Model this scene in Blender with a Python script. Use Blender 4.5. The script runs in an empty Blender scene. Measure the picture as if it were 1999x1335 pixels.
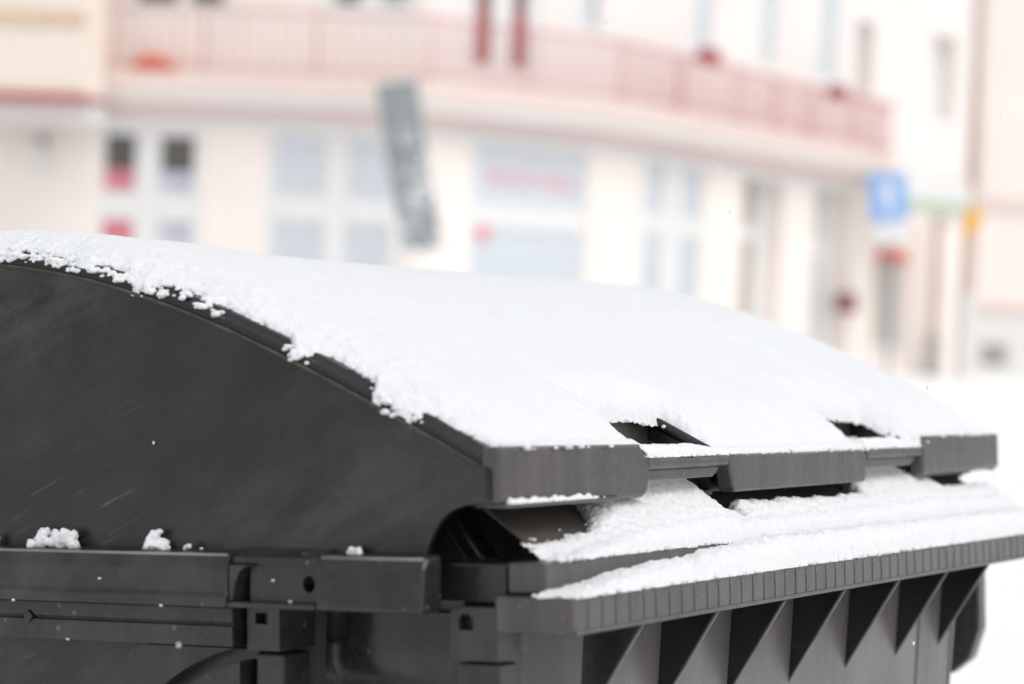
import bpy, bmesh, math, random
import numpy as np
from mathutils import Matrix, Vector

random.seed(7)
rng = np.random.default_rng(11)
SC = bpy.context.scene
COL = SC.collection

# ------------------------------------------------------------------ frames
# camera axes: x right, y up, z forward.  The container stands a little askew
# (sloping, snowed-in kerb), the buildings stand plumb.
FPX, CX, CY = 4720.0, 999.5, 667.5


def nrm(v):
    v = np.array(v, float)
    return v / np.linalg.norm(v)


BX = nrm([2700.5, -127.5, FPX])                       # along the front of the container
BY = np.array([-8250.0, -232.5, FPX])
BY = nrm(BY - BX * (BX @ BY))                         # towards the back of the container
BZ = np.cross(BX, BY)
if BZ[1] < 0:
    BZ = -BZ
RB = np.array([BX, BY, BZ])
UP = nrm([0.045, 1.0, -0.0142])                       # plumb
FW = np.array([0.0, 0.0, 1.0])
FW = nrm(FW - UP * (UP @ FW))
RT = -np.cross(FW, UP)
if RT[0] < 0:
    RT = -RT
RW = np.array([RT, FW, UP])                           # camera -> world rotation
ZC = 1.30                                             # camera height
P0 = np.array([(975 - CX) / FPX, -(985 - CY) / FPX, 1.0]) * 2.025   # lid corner
B2W = RW @ RB.T                                       # container -> world rotation
OW = RW @ P0 + np.array([0, 0, ZC])                   # lid corner in the world
T_BIN = Matrix([[*B2W[0], OW[0]], [*B2W[1], OW[1]], [*B2W[2], OW[2]], [0, 0, 0, 1]])

# ------------------------------------------------------------------ camera
cam = bpy.data.cameras.new('camera')
camo = bpy.data.objects.new('camera', cam)
COL.objects.link(camo)
c0, c1, c2 = RW @ np.array([1, 0, 0]), RW @ np.array([0, 1, 0]), -(RW @ np.array([0, 0, 1]))
camo.matrix_world = Matrix([[c0[0], c1[0], c2[0], 0], [c0[1], c1[1], c2[1], 0],
                            [c0[2], c1[2], c2[2], ZC], [0, 0, 0, 1]])
cam.sensor_width = 36.0
cam.lens = FPX * 36.0 / 1999.0
cam.clip_start, cam.clip_end = 0.05, 500.0
cam.dof.use_dof = True
cam.dof.focus_distance = 2.40
cam.dof.aperture_fstop = 3.7
SC.camera = camo

# ------------------------------------------------------------------ light
SUN_AZ, SUN_EL = math.radians(135.0), math.radians(58.0)     # clockwise from +Y, overcast
world = bpy.data.worlds.new('World')
SC.world = world
world.use_nodes = True
nt = world.node_tree
nt.nodes.clear()
sky = nt.nodes.new('ShaderNodeTexSky')
sky.sky_type = 'NISHITA'
sky.sun_disc = False
sky.sun_elevation = SUN_EL
sky.sun_rotation = SUN_AZ
sky.air_density = 2.0
sky.dust_density = 2.5
sky.ozone_density = 1.0
hs = nt.nodes.new('ShaderNodeHueSaturation')
hs.inputs['Saturation'].default_value = 0.12
bg = nt.nodes.new('ShaderNodeBackground')
bg.inputs['Strength'].default_value = 0.145
wo = nt.nodes.new('ShaderNodeOutputWorld')
nt.links.new(sky.outputs[0], hs.inputs['Color'])
nt.links.new(hs.outputs[0], bg.inputs['Color'])
nt.links.new(bg.outputs[0], wo.inputs['Surface'])
sl = bpy.data.lights.new('sun', 'SUN')
sl.energy = 0.55
sl.angle = math.radians(40)
sl.color = (1.0, 0.985, 0.975)
slo = bpy.data.objects.new('sun', sl)
COL.objects.link(slo)
sd = Vector((math.sin(SUN_AZ) * math.cos(SUN_EL), math.cos(SUN_AZ) * math.cos(SUN_EL), math.sin(SUN_EL)))
slo.rotation_euler = sd.to_track_quat('Z', 'Y').to_euler()

SC.view_settings.view_transform = 'Standard'
SC.view_settings.look = 'None'
SC.view_settings.gamma = 1.0
SC.view_settings.use_curve_mapping = False
SC.view_settings.exposure = 0.15
SC.render.engine = 'CYCLES'
SC.cycles.use_denoising = True
SC.cycles.max_bounces = 6


# ------------------------------------------------------------------ materials
def mat(name, color, rough=0.6, var=0.0, var_scale=8.0, stretch=(1, 1, 1), bump=0.0, bump_scale=60.0,
        spots=0.0, spot_scale=120.0, spot_col=(0.5, 0.5, 0.5), dirt=0.0, dirt_col=(0.2, 0.15, 0.1), dirt_scale=5.0,
        scratch=0.0, spec=0.5, sss=0.0, rough_var=0.0):
    m = bpy.data.materials.new(name)
    m.use_nodes = True
    t = m.node_tree
    b = t.nodes['Principled BSDF']
    b.inputs['Roughness'].default_value = rough
    b.inputs['Specular IOR Level'].default_value = spec
    tc = t.nodes.new('ShaderNodeTexCoord')
    mp = t.nodes.new('ShaderNodeMapping')
    mp.inputs['Scale'].default_value = stretch
    t.links.new(tc.outputs['Object'], mp.inputs['Vector'])

    def noise(scale, detail=5.0, vec=None, rg=0.55):
        n = t.nodes.new('ShaderNodeTexNoise')
        n.inputs['Scale'].default_value = scale
        n.inputs['Detail'].default_value = detail
        n.inputs['Roughness'].default_value = rg
        t.links.new((vec or mp.outputs[0]), n.inputs['Vector'])
        return n

    def ramp(src, a, bb, lo=0.0, hi=1.0):
        r = t.nodes.new('ShaderNodeMapRange')
        r.inputs['From Min'].default_value = a
        r.inputs['From Max'].default_value = bb
        r.inputs['To Min'].default_value = lo
        r.inputs['To Max'].default_value = hi
        t.links.new(src, r.inputs['Value'])
        return r.outputs[0]

    def mix(fac, ca, cb):
        x = t.nodes.new('ShaderNodeMix')
        x.data_type = 'RGBA'
        if isinstance(fac, float):
            x.inputs['Factor'].default_value = fac
        else:
            t.links.new(fac, x.inputs['Factor'])
        for s, c in ((x.inputs['A'], ca), (x.inputs['B'], cb)):
            if isinstance(c, tuple):
                s.default_value = (*c, 1)
            else:
                t.links.new(c, s)
        return x.outputs['Result']

    c = tuple(color)
    if var:
        n = noise(var_scale)
        lo = tuple(x * (1 - var) for x in color)
        hi = tuple(min(1, x * (1 + var)) for x in color)
        c = mix(ramp(n.outputs['Fac'], 0.3, 0.7), lo, hi)
    if dirt:
        n = noise(dirt_scale, 8.0, tc.outputs['Object'], 0.65)
        c = mix(ramp(n.outputs['Fac'], 0.48, 0.75, 0.0, dirt), c, dirt_col)
    if scratch:
        n0 = noise(2.3, 2.0, tc.outputs['Object'])
        va = t.nodes.new('ShaderNodeVectorMath')
        va.operation = 'ADD'
        mpa = t.nodes.new('ShaderNodeMapping')
        mpa.inputs['Scale'].default_value = (1, 2.6, 48.0)
        mpr = t.nodes.new('ShaderNodeMapping')
        mpr.inputs['Rotation'].default_value = (math.radians(24), 0, 0)
        t.links.new(tc.outputs['Object'], mpr.inputs['Vector'])
        t.links.new(mpr.outputs[0], mpa.inputs['Vector'])
        t.links.new(mpa.outputs[0], va.inputs[0])
        t.links.new(n0.outputs['Color'], va.inputs[1])
        ns = noise(4.0, 3.0, va.outputs[0], 0.7)
        nm = noise(3.1, 2.0, tc.outputs['Object'])
        mu = t.nodes.new('ShaderNodeMath')
        mu.operation = 'MULTIPLY'
        t.links.new(ramp(ns.outputs['Fac'], 0.60, 0.74, 0.0, scratch), mu.inputs[0])
        t.links.new(ramp(nm.outputs['Fac'], 0.52, 0.66), mu.inputs[1])
        c = mix(mu.outputs[0], c, (0.19, 0.175, 0.16))
        mps = t.nodes.new('ShaderNodeMapping')
        mps.inputs['Scale'].default_value = (1, 3.0, 9.0)
        t.links.new(mpr.outputs[0], mps.inputs['Vector'])
        nsm = noise(2.6, 9.0, mps.outputs[0], 0.68)
        nm2 = noise(1.7, 2.0, tc.outputs['Object'])
        mu2 = t.nodes.new('ShaderNodeMath')
        mu2.operation = 'MULTIPLY'
        t.links.new(ramp(nsm.outputs['Fac'], 0.43, 0.62, 0.0, 1.0), mu2.inputs[0])
        t.links.new(ramp(nm2.outputs['Fac'], 0.40, 0.62, 0.1, 1.0), mu2.inputs[1])
        c = mix(mu2.outputs[0], c, (0.080, 0.075, 0.070))
    if spots:
        v = t.nodes.new('ShaderNodeTexVoronoi')
        v.inputs['Scale'].default_value = spot_scale
        v.inputs['Randomness'].default_value = 1.0
        t.links.new(tc.outputs['Object'], v.inputs['Vector'])
        sep = t.nodes.new('ShaderNodeSeparateColor')
        t.links.new(v.outputs['Color'], sep.inputs[0])
        # only a few cells carry a spot, each with its own size
        sz = ramp(sep.outputs[0], 0.72, 1.0, 0.0, 0.32)
        df = t.nodes.new('ShaderNodeMath')
        df.operation = 'SUBTRACT'
        t.links.new(sz, df.inputs[0])
        t.links.new(v.outputs['Distance'], df.inputs[1])
        c = mix(ramp(df.outputs[0], 0.0, 0.12, 0.0, spots), c, spot_col)
    if isinstance(c, tuple):
        b.inputs['Base Color'].default_value = (*c, 1)
    else:
        t.links.new(c, b.inputs['Base Color'])
    if rough_var:
        n = noise(14.0, 6.0, tc.outputs['Object'])
        t.links.new(ramp(n.outputs['Fac'], 0.3, 0.7, rough - rough_var, rough + rough_var), b.inputs['Roughness'])
    if bump:
        n = noise(bump_scale, 6.0, tc.outputs['Object'])
        bp = t.nodes.new('ShaderNodeBump')
        bp.inputs['Strength'].default_value = 1.0
        bp.inputs['Distance'].default_value = bump
        t.links.new(n.outputs['Fac'], bp.inputs['Height'])
        t.links.new(bp.outputs[0], b.inputs['Normal'])
    if sss:
        b.inputs['Subsurface Weight'].default_value = sss
        b.inputs['Subsurface Radius'].default_value = (0.012, 0.013, 0.014)
        b.inputs['Subsurface Scale'].default_value = 0.4
    return m


def glass(name, tint=(0.985, 0.99, 0.995)):
    m = bpy.data.materials.new(name)
    m.use_nodes = True
    t = m.node_tree
    t.nodes.clear()
    o = t.nodes.new('ShaderNodeOutputMaterial')
    g = t.nodes.new('ShaderNodeBsdfGlossy')
    g.inputs['Roughness'].default_value = 0.05
    tr = t.nodes.new('ShaderNodeBsdfTransparent')
    tr.inputs['Color'].default_value = (*tint, 1)
    lw = t.nodes.new('ShaderNodeLayerWeight')
    pw = t.nodes.new('ShaderNodeMath')
    pw.operation = 'POWER'
    pw.inputs[1].default_value = 5.0
    fr = t.nodes.new('ShaderNodeMapRange')
    fr.inputs['To Min'].default_value = 0.04
    t.links.new(lw.outputs['Facing'], pw.inputs[0])
    t.links.new(pw.outputs[0], fr.inputs['Value'])
    mx = t.nodes.new('ShaderNodeMixShader')
    t.links.new(fr.outputs[0], mx.inputs[0])
    t.links.new(tr.outputs[0], mx.inputs[1])
    t.links.new(g.outputs[0], mx.inputs[2])
    t.links.new(mx.outputs[0], o.inputs['Surface'])
    return m


M = {}
M['side'] = mat('side_plastic', (0.0085, 0.0090, 0.0105), 0.33, var=0.5, var_scale=6, dirt=0.9, dirt_col=(0.038, 0.033, 0.028),
                dirt_scale=7, scratch=1.0, spots=0.8, spot_scale=70, spot_col=(0.12, 0.105, 0.09), bump=0.0004, bump_scale=90, rough_var=0.1)
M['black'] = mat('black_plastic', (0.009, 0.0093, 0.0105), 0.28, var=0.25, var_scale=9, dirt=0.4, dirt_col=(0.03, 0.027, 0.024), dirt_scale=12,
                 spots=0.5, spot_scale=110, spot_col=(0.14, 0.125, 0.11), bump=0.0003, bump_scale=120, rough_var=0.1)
M['lip'] = mat('lit_weathered_plastic', (0.066, 0.060, 0.057), 0.25, var=0.26, var_scale=7, stretch=(6, 6, 0.6), dirt=0.5,
               dirt_col=(0.100, 0.088, 0.082), dirt_scale=16, spots=0.35, spot_scale=140, spot_col=(0.2, 0.18, 0.165), bump=0.0003, bump_scale=140, rough_var=0.08)  # weathered grey-brown, raised further to carry the light on the front
M['flange'] = mat('dusty_plastic', (0.018, 0.0184, 0.0205), 0.28, var=0.3, var_scale=10, stretch=(3, 3, 0.8), dirt=0.7,
                  dirt_col=(0.075, 0.066, 0.054), dirt_scale=14, spots=0.7, spot_scale=95, spot_col=(0.17, 0.15, 0.125), bump=0.0003, rough_var=0.1)
M['front'] = mat('lit_faded_plastic', (0.125, 0.113, 0.111), 0.34, var=0.2, var_scale=5, stretch=(5, 5, 0.7), dirt=0.4,
                 dirt_col=(0.075, 0.066, 0.062), dirt_scale=9, spots=0.3, spot_scale=120, spot_col=(0.3, 0.27, 0.25), bump=0.0003, rough_var=0.08)  # paler copy of the plastic: light on the front wall put into colour
M['edge'] = mat('edge_glint_paint', (0.17, 0.17, 0.172), 0.4, var=0.35, var_scale=30, stretch=(1, 0.4, 1))  # painted edge glints, with frost on the flange
M['lip_glint'] = mat('lip_glint_paint', (0.15, 0.138, 0.13), 0.35, var=0.35, var_scale=40)  # painted highlight for the top of the lip
M['inner'] = mat('inner_plate_plastic', (0.058, 0.049, 0.043), 0.6, var=0.3, var_scale=6, stretch=(1, 4, 4), dirt=0.6, dirt_col=(0.09, 0.076, 0.067),
                 dirt_scale=10, bump=0.0004)
M['seam'] = mat('rusty_seam_dirt', (0.060, 0.047, 0.038), 0.8, var=0.6, var_scale=40, dirt=0.8, dirt_col=(0.05, 0.04, 0.035), dirt_scale=25)
M['rubber'] = mat('wheel_rubber', (0.03, 0.03, 0.03), 0.7, var=0.2)
M['steel'] = mat('galvanised_steel', (0.35, 0.36, 0.37), 0.5, var=0.15)
M['snow'] = mat('fresh_snow', (0.76, 0.77, 0.785), 0.75, var=0.012, var_scale=30, bump=0.0016, bump_scale=260, spec=0.25)
M['ground'] = mat('street_snow', (0.89, 0.895, 0.905), 0.8, var=0.03, var_scale=0.8, bump=0.03, bump_scale=2.0, spec=0.2)
M['wall'] = mat('peach_render', (0.92, 0.835, 0.788), 0.9, var=0.03, var_scale=0.7)
M['wall_cream'] = mat('cream_render', (0.87, 0.80, 0.75), 0.9, var=0.03, var_scale=0.7)
M['wall_bay'] = mat('apricot_render', (0.89, 0.79, 0.70), 0.9, var=0.03, var_scale=0.7)
M['upper'] = mat('ivory_render', (0.89, 0.83, 0.805), 0.9, var=0.03, var_scale=0.7)
M['pink'] = mat('pink_moulding', (0.72, 0.55, 0.52), 0.85, var=0.04, var_scale=0.7)
M['slab'] = mat('pale_pink_render', (0.78, 0.65, 0.60), 0.85, var=0.03, var_scale=0.7)
M['white'] = mat('white_paint', (0.80, 0.80, 0.79), 0.45, var=0.02)
M['rail'] = mat('red_rail_paint', (0.52, 0.15, 0.135), 0.5, var=0.1)
M['redmetal'] = mat('red_reflection_paint', (0.42, 0.06, 0.07), 0.5, var=0.1)
M['red'] = mat('red_film', (0.84, 0.24, 0.31), 0.5, var=0.1, var_scale=3)
M['orange'] = mat('orange_red', (0.75, 0.12, 0.06), 0.6, var=0.1, var_scale=3)
M['curtain'] = mat('pale_curtain', (0.76, 0.79, 0.825), 0.9, var=0.08, var_scale=3, stretch=(14, 14, 0.3))
M['lilac'] = mat('lilac_poster', (0.68, 0.66, 0.75), 0.8, var=0.2, var_scale=3)
M['dark'] = mat('dark_room', (0.11, 0.10, 0.092), 0.9, var=0.3, var_scale=1.2)  # flat dark colour standing in for unlit rooms behind the glass
M['olive'] = mat('olive_door', (0.52, 0.47, 0.38), 0.7, var=0.1)
M['greydoor'] = mat('grey_door', (0.47, 0.45, 0.45), 0.6, var=0.1)
M['tan'] = mat('tan_timber', (0.70, 0.53, 0.40), 0.7, var=0.1)
M['pipe'] = mat('brown_pipe', (0.64, 0.51, 0.44), 0.6, var=0.1)
M['blue'] = mat('sign_blue', (0.27, 0.47, 0.84), 0.5, var=0.04)
M['yellow'] = mat('sign_yellow', (0.85, 0.42, 0.04), 0.5, var=0.04)
M['green'] = mat('awning_green', (0.50, 0.60, 0.47), 0.7, var=0.05)
M['signgrey'] = mat('grey_sign_metal', (0.28, 0.31, 0.32), 0.55, var=0.15, var_scale=2)
M['maroon'] = mat('maroon_box', (0.26, 0.09, 0.10), 0.5, var=0.1)
M['stone'] = mat('grey_stone', (0.45, 0.43, 0.42), 0.9, var=0.08, var_scale=1.5)
M['plinth'] = mat('white_plinth', (0.74, 0.73, 0.71), 0.9, var=0.03)
M['glass'] = glass('window_glass')


# ------------------------------------------------------------------ helpers
def tag(o, label=None, cat=None, group=None, kind=None):
    if label: o['label'] = label
    if cat: o['category'] = cat
    if group: o['group'] = group
    if kind: o['kind'] = kind
    return o


def obj(name, verts, faces, m, parent=None, smooth=False):
    me = bpy.data.meshes.new(name)
    me.from_pydata([tuple(map(float, v)) for v in verts], [], [tuple(int(i) for i in f) for f in faces])
    me.materials.append(M[m] if isinstance(m, str) else m)
    me.update()
    if smooth:
        me.shade_smooth()
    o = bpy.data.objects.new(name, me)
    COL.objects.link(o)
    if parent:
        o.parent = parent
    return o


def bm_obj(name, bm, m, parent=None, smooth=False):
    me = bpy.data.meshes.new(name)
    bmesh.ops.recalc_face_normals(bm, faces=bm.faces)
    bm.to_mesh(me)
    bm.free()
    me.materials.append(M[m] if isinstance(m, str) else m)
    if smooth:
        me.shade_smooth()
    o = bpy.data.objects.new(name, me)
    COL.objects.link(o)
    if parent:
        o.parent = parent
    return o


def bevel(bm, w, seg=2):
    if w > 0:
        bmesh.ops.bevel(bm, geom=list(bm.edges), offset=w, offset_type='OFFSET', segments=seg, profile=0.5, affect='EDGES', clamp_overlap=True)


def add_prism(bm, poly, axis, lo, hi):
    """poly in the two other axes (in x,y,z order), extruded along axis"""
    def pt(a, b, c):
        return {'x': (c, a, b), 'y': (a, c, b), 'z': (a, b, c)}[axis]
    v0 = [bm.verts.new(pt(a, b, lo)) for a, b in poly]
    v1 = [bm.verts.new(pt(a, b, hi)) for a, b in poly]
    n = len(poly)
    bm.faces.new(v0)
    bm.faces.new(v1[::-1])
    for i in range(n):
        bm.faces.new((v0[i], v1[i], v1[(i + 1) % n], v0[(i + 1) % n]))


def prism(name, poly, axis, lo, hi, m, parent=None, bev=0.0, seg=2):
    bm = bmesh.new()
    add_prism(bm, poly, axis, lo, hi)
    bmesh.ops.recalc_face_normals(bm, faces=bm.faces)
    bevel(bm, bev, seg)
    return bm_obj(name, bm, m, parent)


def box(name, x0, x1, y0, y1, z0, z1, m, parent=None, bev=0.0, seg=2):
    return prism(name, [(x0, y0), (x1, y0), (x1, y1), (x0, y1)], 'z', z0, z1, m, parent, bev, seg)


def add_tube(bm, pts, r, n=8):
    rings = []
    for i, p in enumerate(pts):
        p = Vector(p)
        d = Vector(pts[min(i + 1, len(pts) - 1)]) - Vector(pts[max(i - 1, 0)])
        q = d.to_track_quat('Z', 'Y')
        rings.append([bm.verts.new(p + q @ Vector((r * math.cos(2 * math.pi * k / n), r * math.sin(2 * math.pi * k / n), 0))) for k in range(n)])
    for a, b in zip(rings, rings[1:]):
        for k in range(n):
            bm.faces.new((a[k], a[(k + 1) % n], b[(k + 1) % n], b[k]))
    bm.faces.new(rings[0])
    bm.faces.new(rings[-1][::-1])


def tube(name, pts, r, m, parent=None, n=10):
    bm = bmesh.new()
    add_tube(bm, pts, r, n)
    return bm_obj(name, bm, m, parent, True)


def holed_plate(name, x0, x1, y0, y1, z0, z1, holes, m, parent):
    """plate in the YZ plane between x0 and x1 with polygonal holes (list of [(y,z)..])"""
    bm = bmesh.new()
    loops = [[(y0, z0), (y1, z0), (y1, z1), (y0, z1)]] + holes
    edges, allv = [], []
    for lp in loops:
        vs = [bm.verts.new((x0, a, b)) for a, b in lp]
        allv.append(vs)
        for i in range(len(vs)):
            edges.append(bm.edges.new((vs[i], vs[(i + 1) % len(vs)])))
    bmesh.ops.triangle_fill(bm, use_beauty=True, edges=edges)
    for vs in allv:
        w = [bm.verts.new((x1, v.co.y, v.co.z)) for v in vs]
        for i in range(len(vs)):
            j = (i + 1) % len(vs)
            bm.faces.new((vs[i], vs[j], w[j], w[i]))
    return bm_obj(name, bm, m, parent)


# vectorised gradient noise
def _hash(i, j, k, s):
    h = (i.astype(np.uint32) * np.uint32(374761393) + j.astype(np.uint32) * np.uint32(668265263)
         + k.astype(np.uint32) * np.uint32(2246822519) + np.uint32((s * 3266489917) & 0xffffffff))
    h = (h ^ (h >> np.uint32(13))) * np.uint32(1274126177)
    h = (h ^ (h >> np.uint32(16))) * np.uint32(2654435761)
    return h ^ (h >> np.uint32(15))


def pn(x, y, z, s=0):
    xi, yi, zi = np.floor(x), np.floor(y), np.floor(z)
    fx, fy, fz = x - xi, y - yi, z - zi
    xi, yi, zi = xi.astype(np.int64), yi.astype(np.int64), zi.astype(np.int64)
    u, v, w = [t * t * t * (t * (t * 6 - 15) + 10) for t in (fx, fy, fz)]
    r = 0
    for a in (0, 1):
        for b in (0, 1):
            for c in (0, 1):
                h = _hash(xi + a, yi + b, zi + c, s)
                gx = (h & np.uint32(1023)) / 511.5 - 1
                gy = ((h >> np.uint32(10)) & np.uint32(1023)) / 511.5 - 1
                gz = ((h >> np.uint32(20)) & np.uint32(1023)) / 511.5 - 1
                d = gx * (fx - a) + gy * (fy - b) + gz * (fz - c)
                r = r + d * (u if a else 1 - u) * (v if b else 1 - v) * (w if c else 1 - w)
    return r


def sstep(x, a, b):
    t = np.clip((x - a) / (b - a), 0, 1)
    return t * t * (3 - 2 * t)


# ================================================================== GROUND
def ground_z(x, y):
    """world height of the snow: follows the container's footing near it, level street beyond"""
    nz = B2W[:, 2]
    base = OW + B2W @ np.array([0.65, 0.62, -1.22])
    pz = base[2] - (nz[0] * (x - base[0]) + nz[1] * (y - base[1])) / nz[2]
    far = 0.21 * sstep(y, 4, 40)
    r = np.hypot(x - base[0], y - base[1])
    k = sstep(r, 1.3, 7.0)
    return pz * (1 - k) + far * k


gx = np.unique(np.concatenate([np.linspace(-120, -12, 14), np.linspace(-12, 14, 66), np.linspace(14, 120, 14)]))
gy = np.unique(np.concatenate([np.linspace(-60, -4, 10), np.linspace(-4, 14, 46), np.linspace(14, 70, 40), np.linspace(70, 200, 6)]))
GX, GY = np.meshgrid(gx, gy)
GZ = ground_z(GX, GY) + 0.03 * pn(GX * 0.5, GY * 0.5, GX * 0 + 3.3) * (np.hypot(GX, GY) > 2)
nx_, ny_ = len(gx), len(gy)
fs = [(j * nx_ + i, j * nx_ + i + 1, (j + 1) * nx_ + i + 1, (j + 1) * nx_ + i) for j in range(ny_ - 1) for i in range(nx_ - 1)]
tag(obj('ground', np.stack([GX, GY, GZ], -1).reshape(-1, 3), fs, 'ground', None, True),
    'street and pavement under smooth fresh white snow', 'ground', kind='structure')

# ================================================================== BUILDINGS (world frame)


def ray(u, v):
    return RW @ np.array([(u - CX) / FPX, -(v - CY) / FPX, 1.0])


def W(u, v, D):
    r = ray(u, v)
    return np.array([0, 0, ZC]) + r * (D / r[1])


def plan(u, D, v=600):
    return W(u, v, D)[:2]


class Seg:
    """a straight stretch of facade: a along it, z up, w inwards"""
    def __init__(s, p0, p1):
        s.p0, s.p1 = np.array(p0), np.array(p1)
        d = s.p1 - s.p0
        s.L = np.linalg.norm(d)
        s.t = d / s.L
        s.n = np.array([-s.t[1], s.t[0]])
        if s.n[1] < 0 and abs(s.t[1]) < 0.99:
            s.n = -s.n

    def pt(s, a, z, w=0.0):
        q = s.p0 + s.t * a + s.n * w
        return (q[0], q[1], z)

    def hit(s, u, v, w=0.0):
        r = ray(u, v)
        o = s.p0 + s.n * w
        A = np.array([[r[0], -s.t[0]], [r[1], -s.t[1]]])
        k, a = np.linalg.solve(A, o)
        return a, ZC + r[2] * k


def qbox(bm, sg, a0, a1, z0, z1, w0, w1):
    v = [bm.verts.new(sg.pt(a, z, w)) for a in (a0, a1) for z in (z0, z1) for w in (w0, w1)]
    for f in ((0, 1, 3, 2), (4, 6, 7, 5), (0, 4, 5, 1), (2, 3, 7, 6), (0, 2, 6, 4), (1, 5, 7, 3)):
        bm.faces.new([v[i] for i in f])


def sbox(name, sg, a0, a1, z0, z1, w0, w1, m, parent, bev=0.0):
    bm = bmesh.new()
    qbox(bm, sg, a0, a1, z0, z1, w0, w1)
    bmesh.ops.recalc_face_normals(bm, faces=bm.faces)
    bevel(bm, bev, 1)
    return bm_obj(name, bm, m, parent)


def wall(sg, z0, z1, ops, m, parent, name='wall'):
    """front skin with openings (a0,a1,z0,z1,recess) and their reveals"""
    bm = bmesh.new()
    xs = sorted({0.0, sg.L, *[o[0] for o in ops], *[o[1] for o in ops]})
    zs = sorted({z0, z1, *[o[2] for o in ops], *[o[3] for o in ops]})
    for a, b in zip(xs, xs[1:]):
        for c, d in zip(zs, zs[1:]):
            am, zm = (a + b) / 2, (c + d) / 2
            if any(o[0] < am < o[1] and o[2] < zm < o[3] for o in ops):
                continue
            bm.faces.new([bm.verts.new(sg.pt(*p)) for p in ((a, c), (b, c), (b, d), (a, d))])
    for a, b, c, d, r in ops:
        for p, q in (((a, c), (b, c)), ((b, c), (b, d)), ((b, d), (a, d)), ((a, d), (a, c))):
            bm.faces.new([bm.verts.new(x) for x in (sg.pt(*p), sg.pt(*q), sg.pt(*q, r), sg.pt(*p, r))])
    bmesh.ops.remove_doubles(bm, verts=bm.verts, dist=0.002)
    return bm_obj(name, bm, m, parent)


def window(sg, op, cols, rows, parent, back='curtain', fw=0.10, panes=True, frame_m='white', backs=None, name='window'):
    """op: opening; cols/rows: pane intervals (a0,a1)/(z0,z1) inside it"""
    a0, a1, z0, z1, r = op
    bm = bmesh.new()
    as_ = [a0] + [x for c in cols for x in c] + [a1]
    zs_ = [z0] + [x for c in rows for x in c] + [z1]
    g = 0.001
    for i in range(0, len(as_), 2):           # stiles, full height
        if as_[i + 1] - as_[i] > 0.004:
            qbox(bm, sg, as_[i] + g, as_[i + 1] - g, z0 + g, z1 - g, r - 0.07, r + 0.01)
    for i in range(0, len(zs_), 2):           # rails between the stiles
        if zs_[i + 1] - zs_[i] > 0.004:
            for c0_, c1_ in cols:
                qbox(bm, sg, c0_ + g, c1_ - g, zs_[i] + g, zs_[i + 1] - g, r - 0.065, r + 0.01)
    w = bm_obj(name, bm, frame_m, parent)
    for ci, (c0_, c1_) in enumerate(cols):
        for ri, (r0_, r1_) in enumerate(rows):
            if panes:
                sbox('pane', sg, c0_ + g, c1_ - g, r0_ + g, r1_ - g, r - 0.03, r - 0.022, 'glass', w)
            bk = backs[(ci, ri)] if backs and (ci, ri) in backs else back
            if isinstance(bk, list):           # stacked bands [(fraction top, material)...] from the top
                top = r1_
                for k, (fr, mm) in enumerate(bk):
                    bot = r1_ - (r1_ - r0_) * fr
                    sbox('film_or_reflection' if k else 'blind_or_dark_panel', sg, c0_ - 0.02, c1_ + 0.02, bot, top - 0.002, r + 0.012 + 0.02 * (len(bk) - k), r + 0.017 + 0.02 * (len(bk) - k), mm, w)  # dark band stands in for the unlit room
                    top = bot
            else:
                sbox('blind_or_dark_panel', sg, c0_ + 0.002, c1_ - 0.002, r0_ + 0.002, r1_ - 0.002, r - 0.018, r - 0.010, bk, w)
    return w


ZS = ZC + 3.60                                        # balcony floor
NODES = [(-420, 40.3), (180, 39.6), (835, 39.1), (1212, 41.4), (1442, 44.95), (1592, 47.9), (1750, 50.9), (1948, 54.8)]
BP = [plan(u, D, 160 if u < 1000 else 230) for u, D in NODES]
nv = []
for i in range(len(BP)):
    d = BP[min(i + 1, len(BP) - 1)] - BP[max(i - 1, 0)]
    d = d / np.linalg.norm(d)
    nv.append(np.array([-d[1], d[0]]))
WP = [p + n * 0.6 for p, n in zip(BP, nv)]            # wall line, 0.9 m behind the balcony edge
GB = 0.18                                             # ground level at the building
TOPZ = 10.5

bld = bpy.data.objects.new('corner_building', None)
COL.objects.link(bld)
tag(bld, 'long cream and pink corner building with balcony and shop windows behind the container', 'building')

SEGS = [Seg(WP[i], WP[i + 1]) for i in range(len(WP) - 1)]


def seg_of(u, v=330):
    for i, s in enumerate(SEGS):
        a, z = s.hit(u, v)
        if -1e-6 <= a <= s.L:
            return i
    return 0 if u < 500 else len(SEGS) - 1


GROUND_OPS = {i: [] for i in range(len(SEGS))}
UP_OPS = {i: [] for i in range(len(SEGS))}
todo = []


def A(i, u, v=330):
    return SEGS[i].hit(u, v)[0]


def Z(i, u, v):
    return SEGS[i].hit(u, v)[1]


def add_window(u0, u1, v0, v1, cols, rows, up=False, rec=0.10, vm=330, **kw):
    i = seg_of((u0 + u1) / 2, vm)
    s = SEGS[i]
    um = (u0 + u1) / 2
    a0, a1 = max(A(i, u0, vm), 0.03), min(A(i, u1, vm), s.L - 0.03)
    z1, z0 = Z(i, um, v0), Z(i, um, v1)
    cc = [(max(A(i, c0_, vm), a0 + 0.03), min(A(i, c1_, vm), a1 - 0.03)) for c0_, c1_ in cols]
    rr = [(Z(i, um, r1_), Z(i, um, r0_)) for r0_, r1_ in sorted(rows, reverse=True)]
    op = (a0, a1, z0, z1, rec)
    (UP_OPS if up else GROUND_OPS)[i].append(op)
    todo.append((i, op, cc, rr, kw))


DK = [(0.62, 'dark'), (1.0, 'red')]
DK2 = [(0.62, 'dark'), (1.0, 'lilac')]
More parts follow.
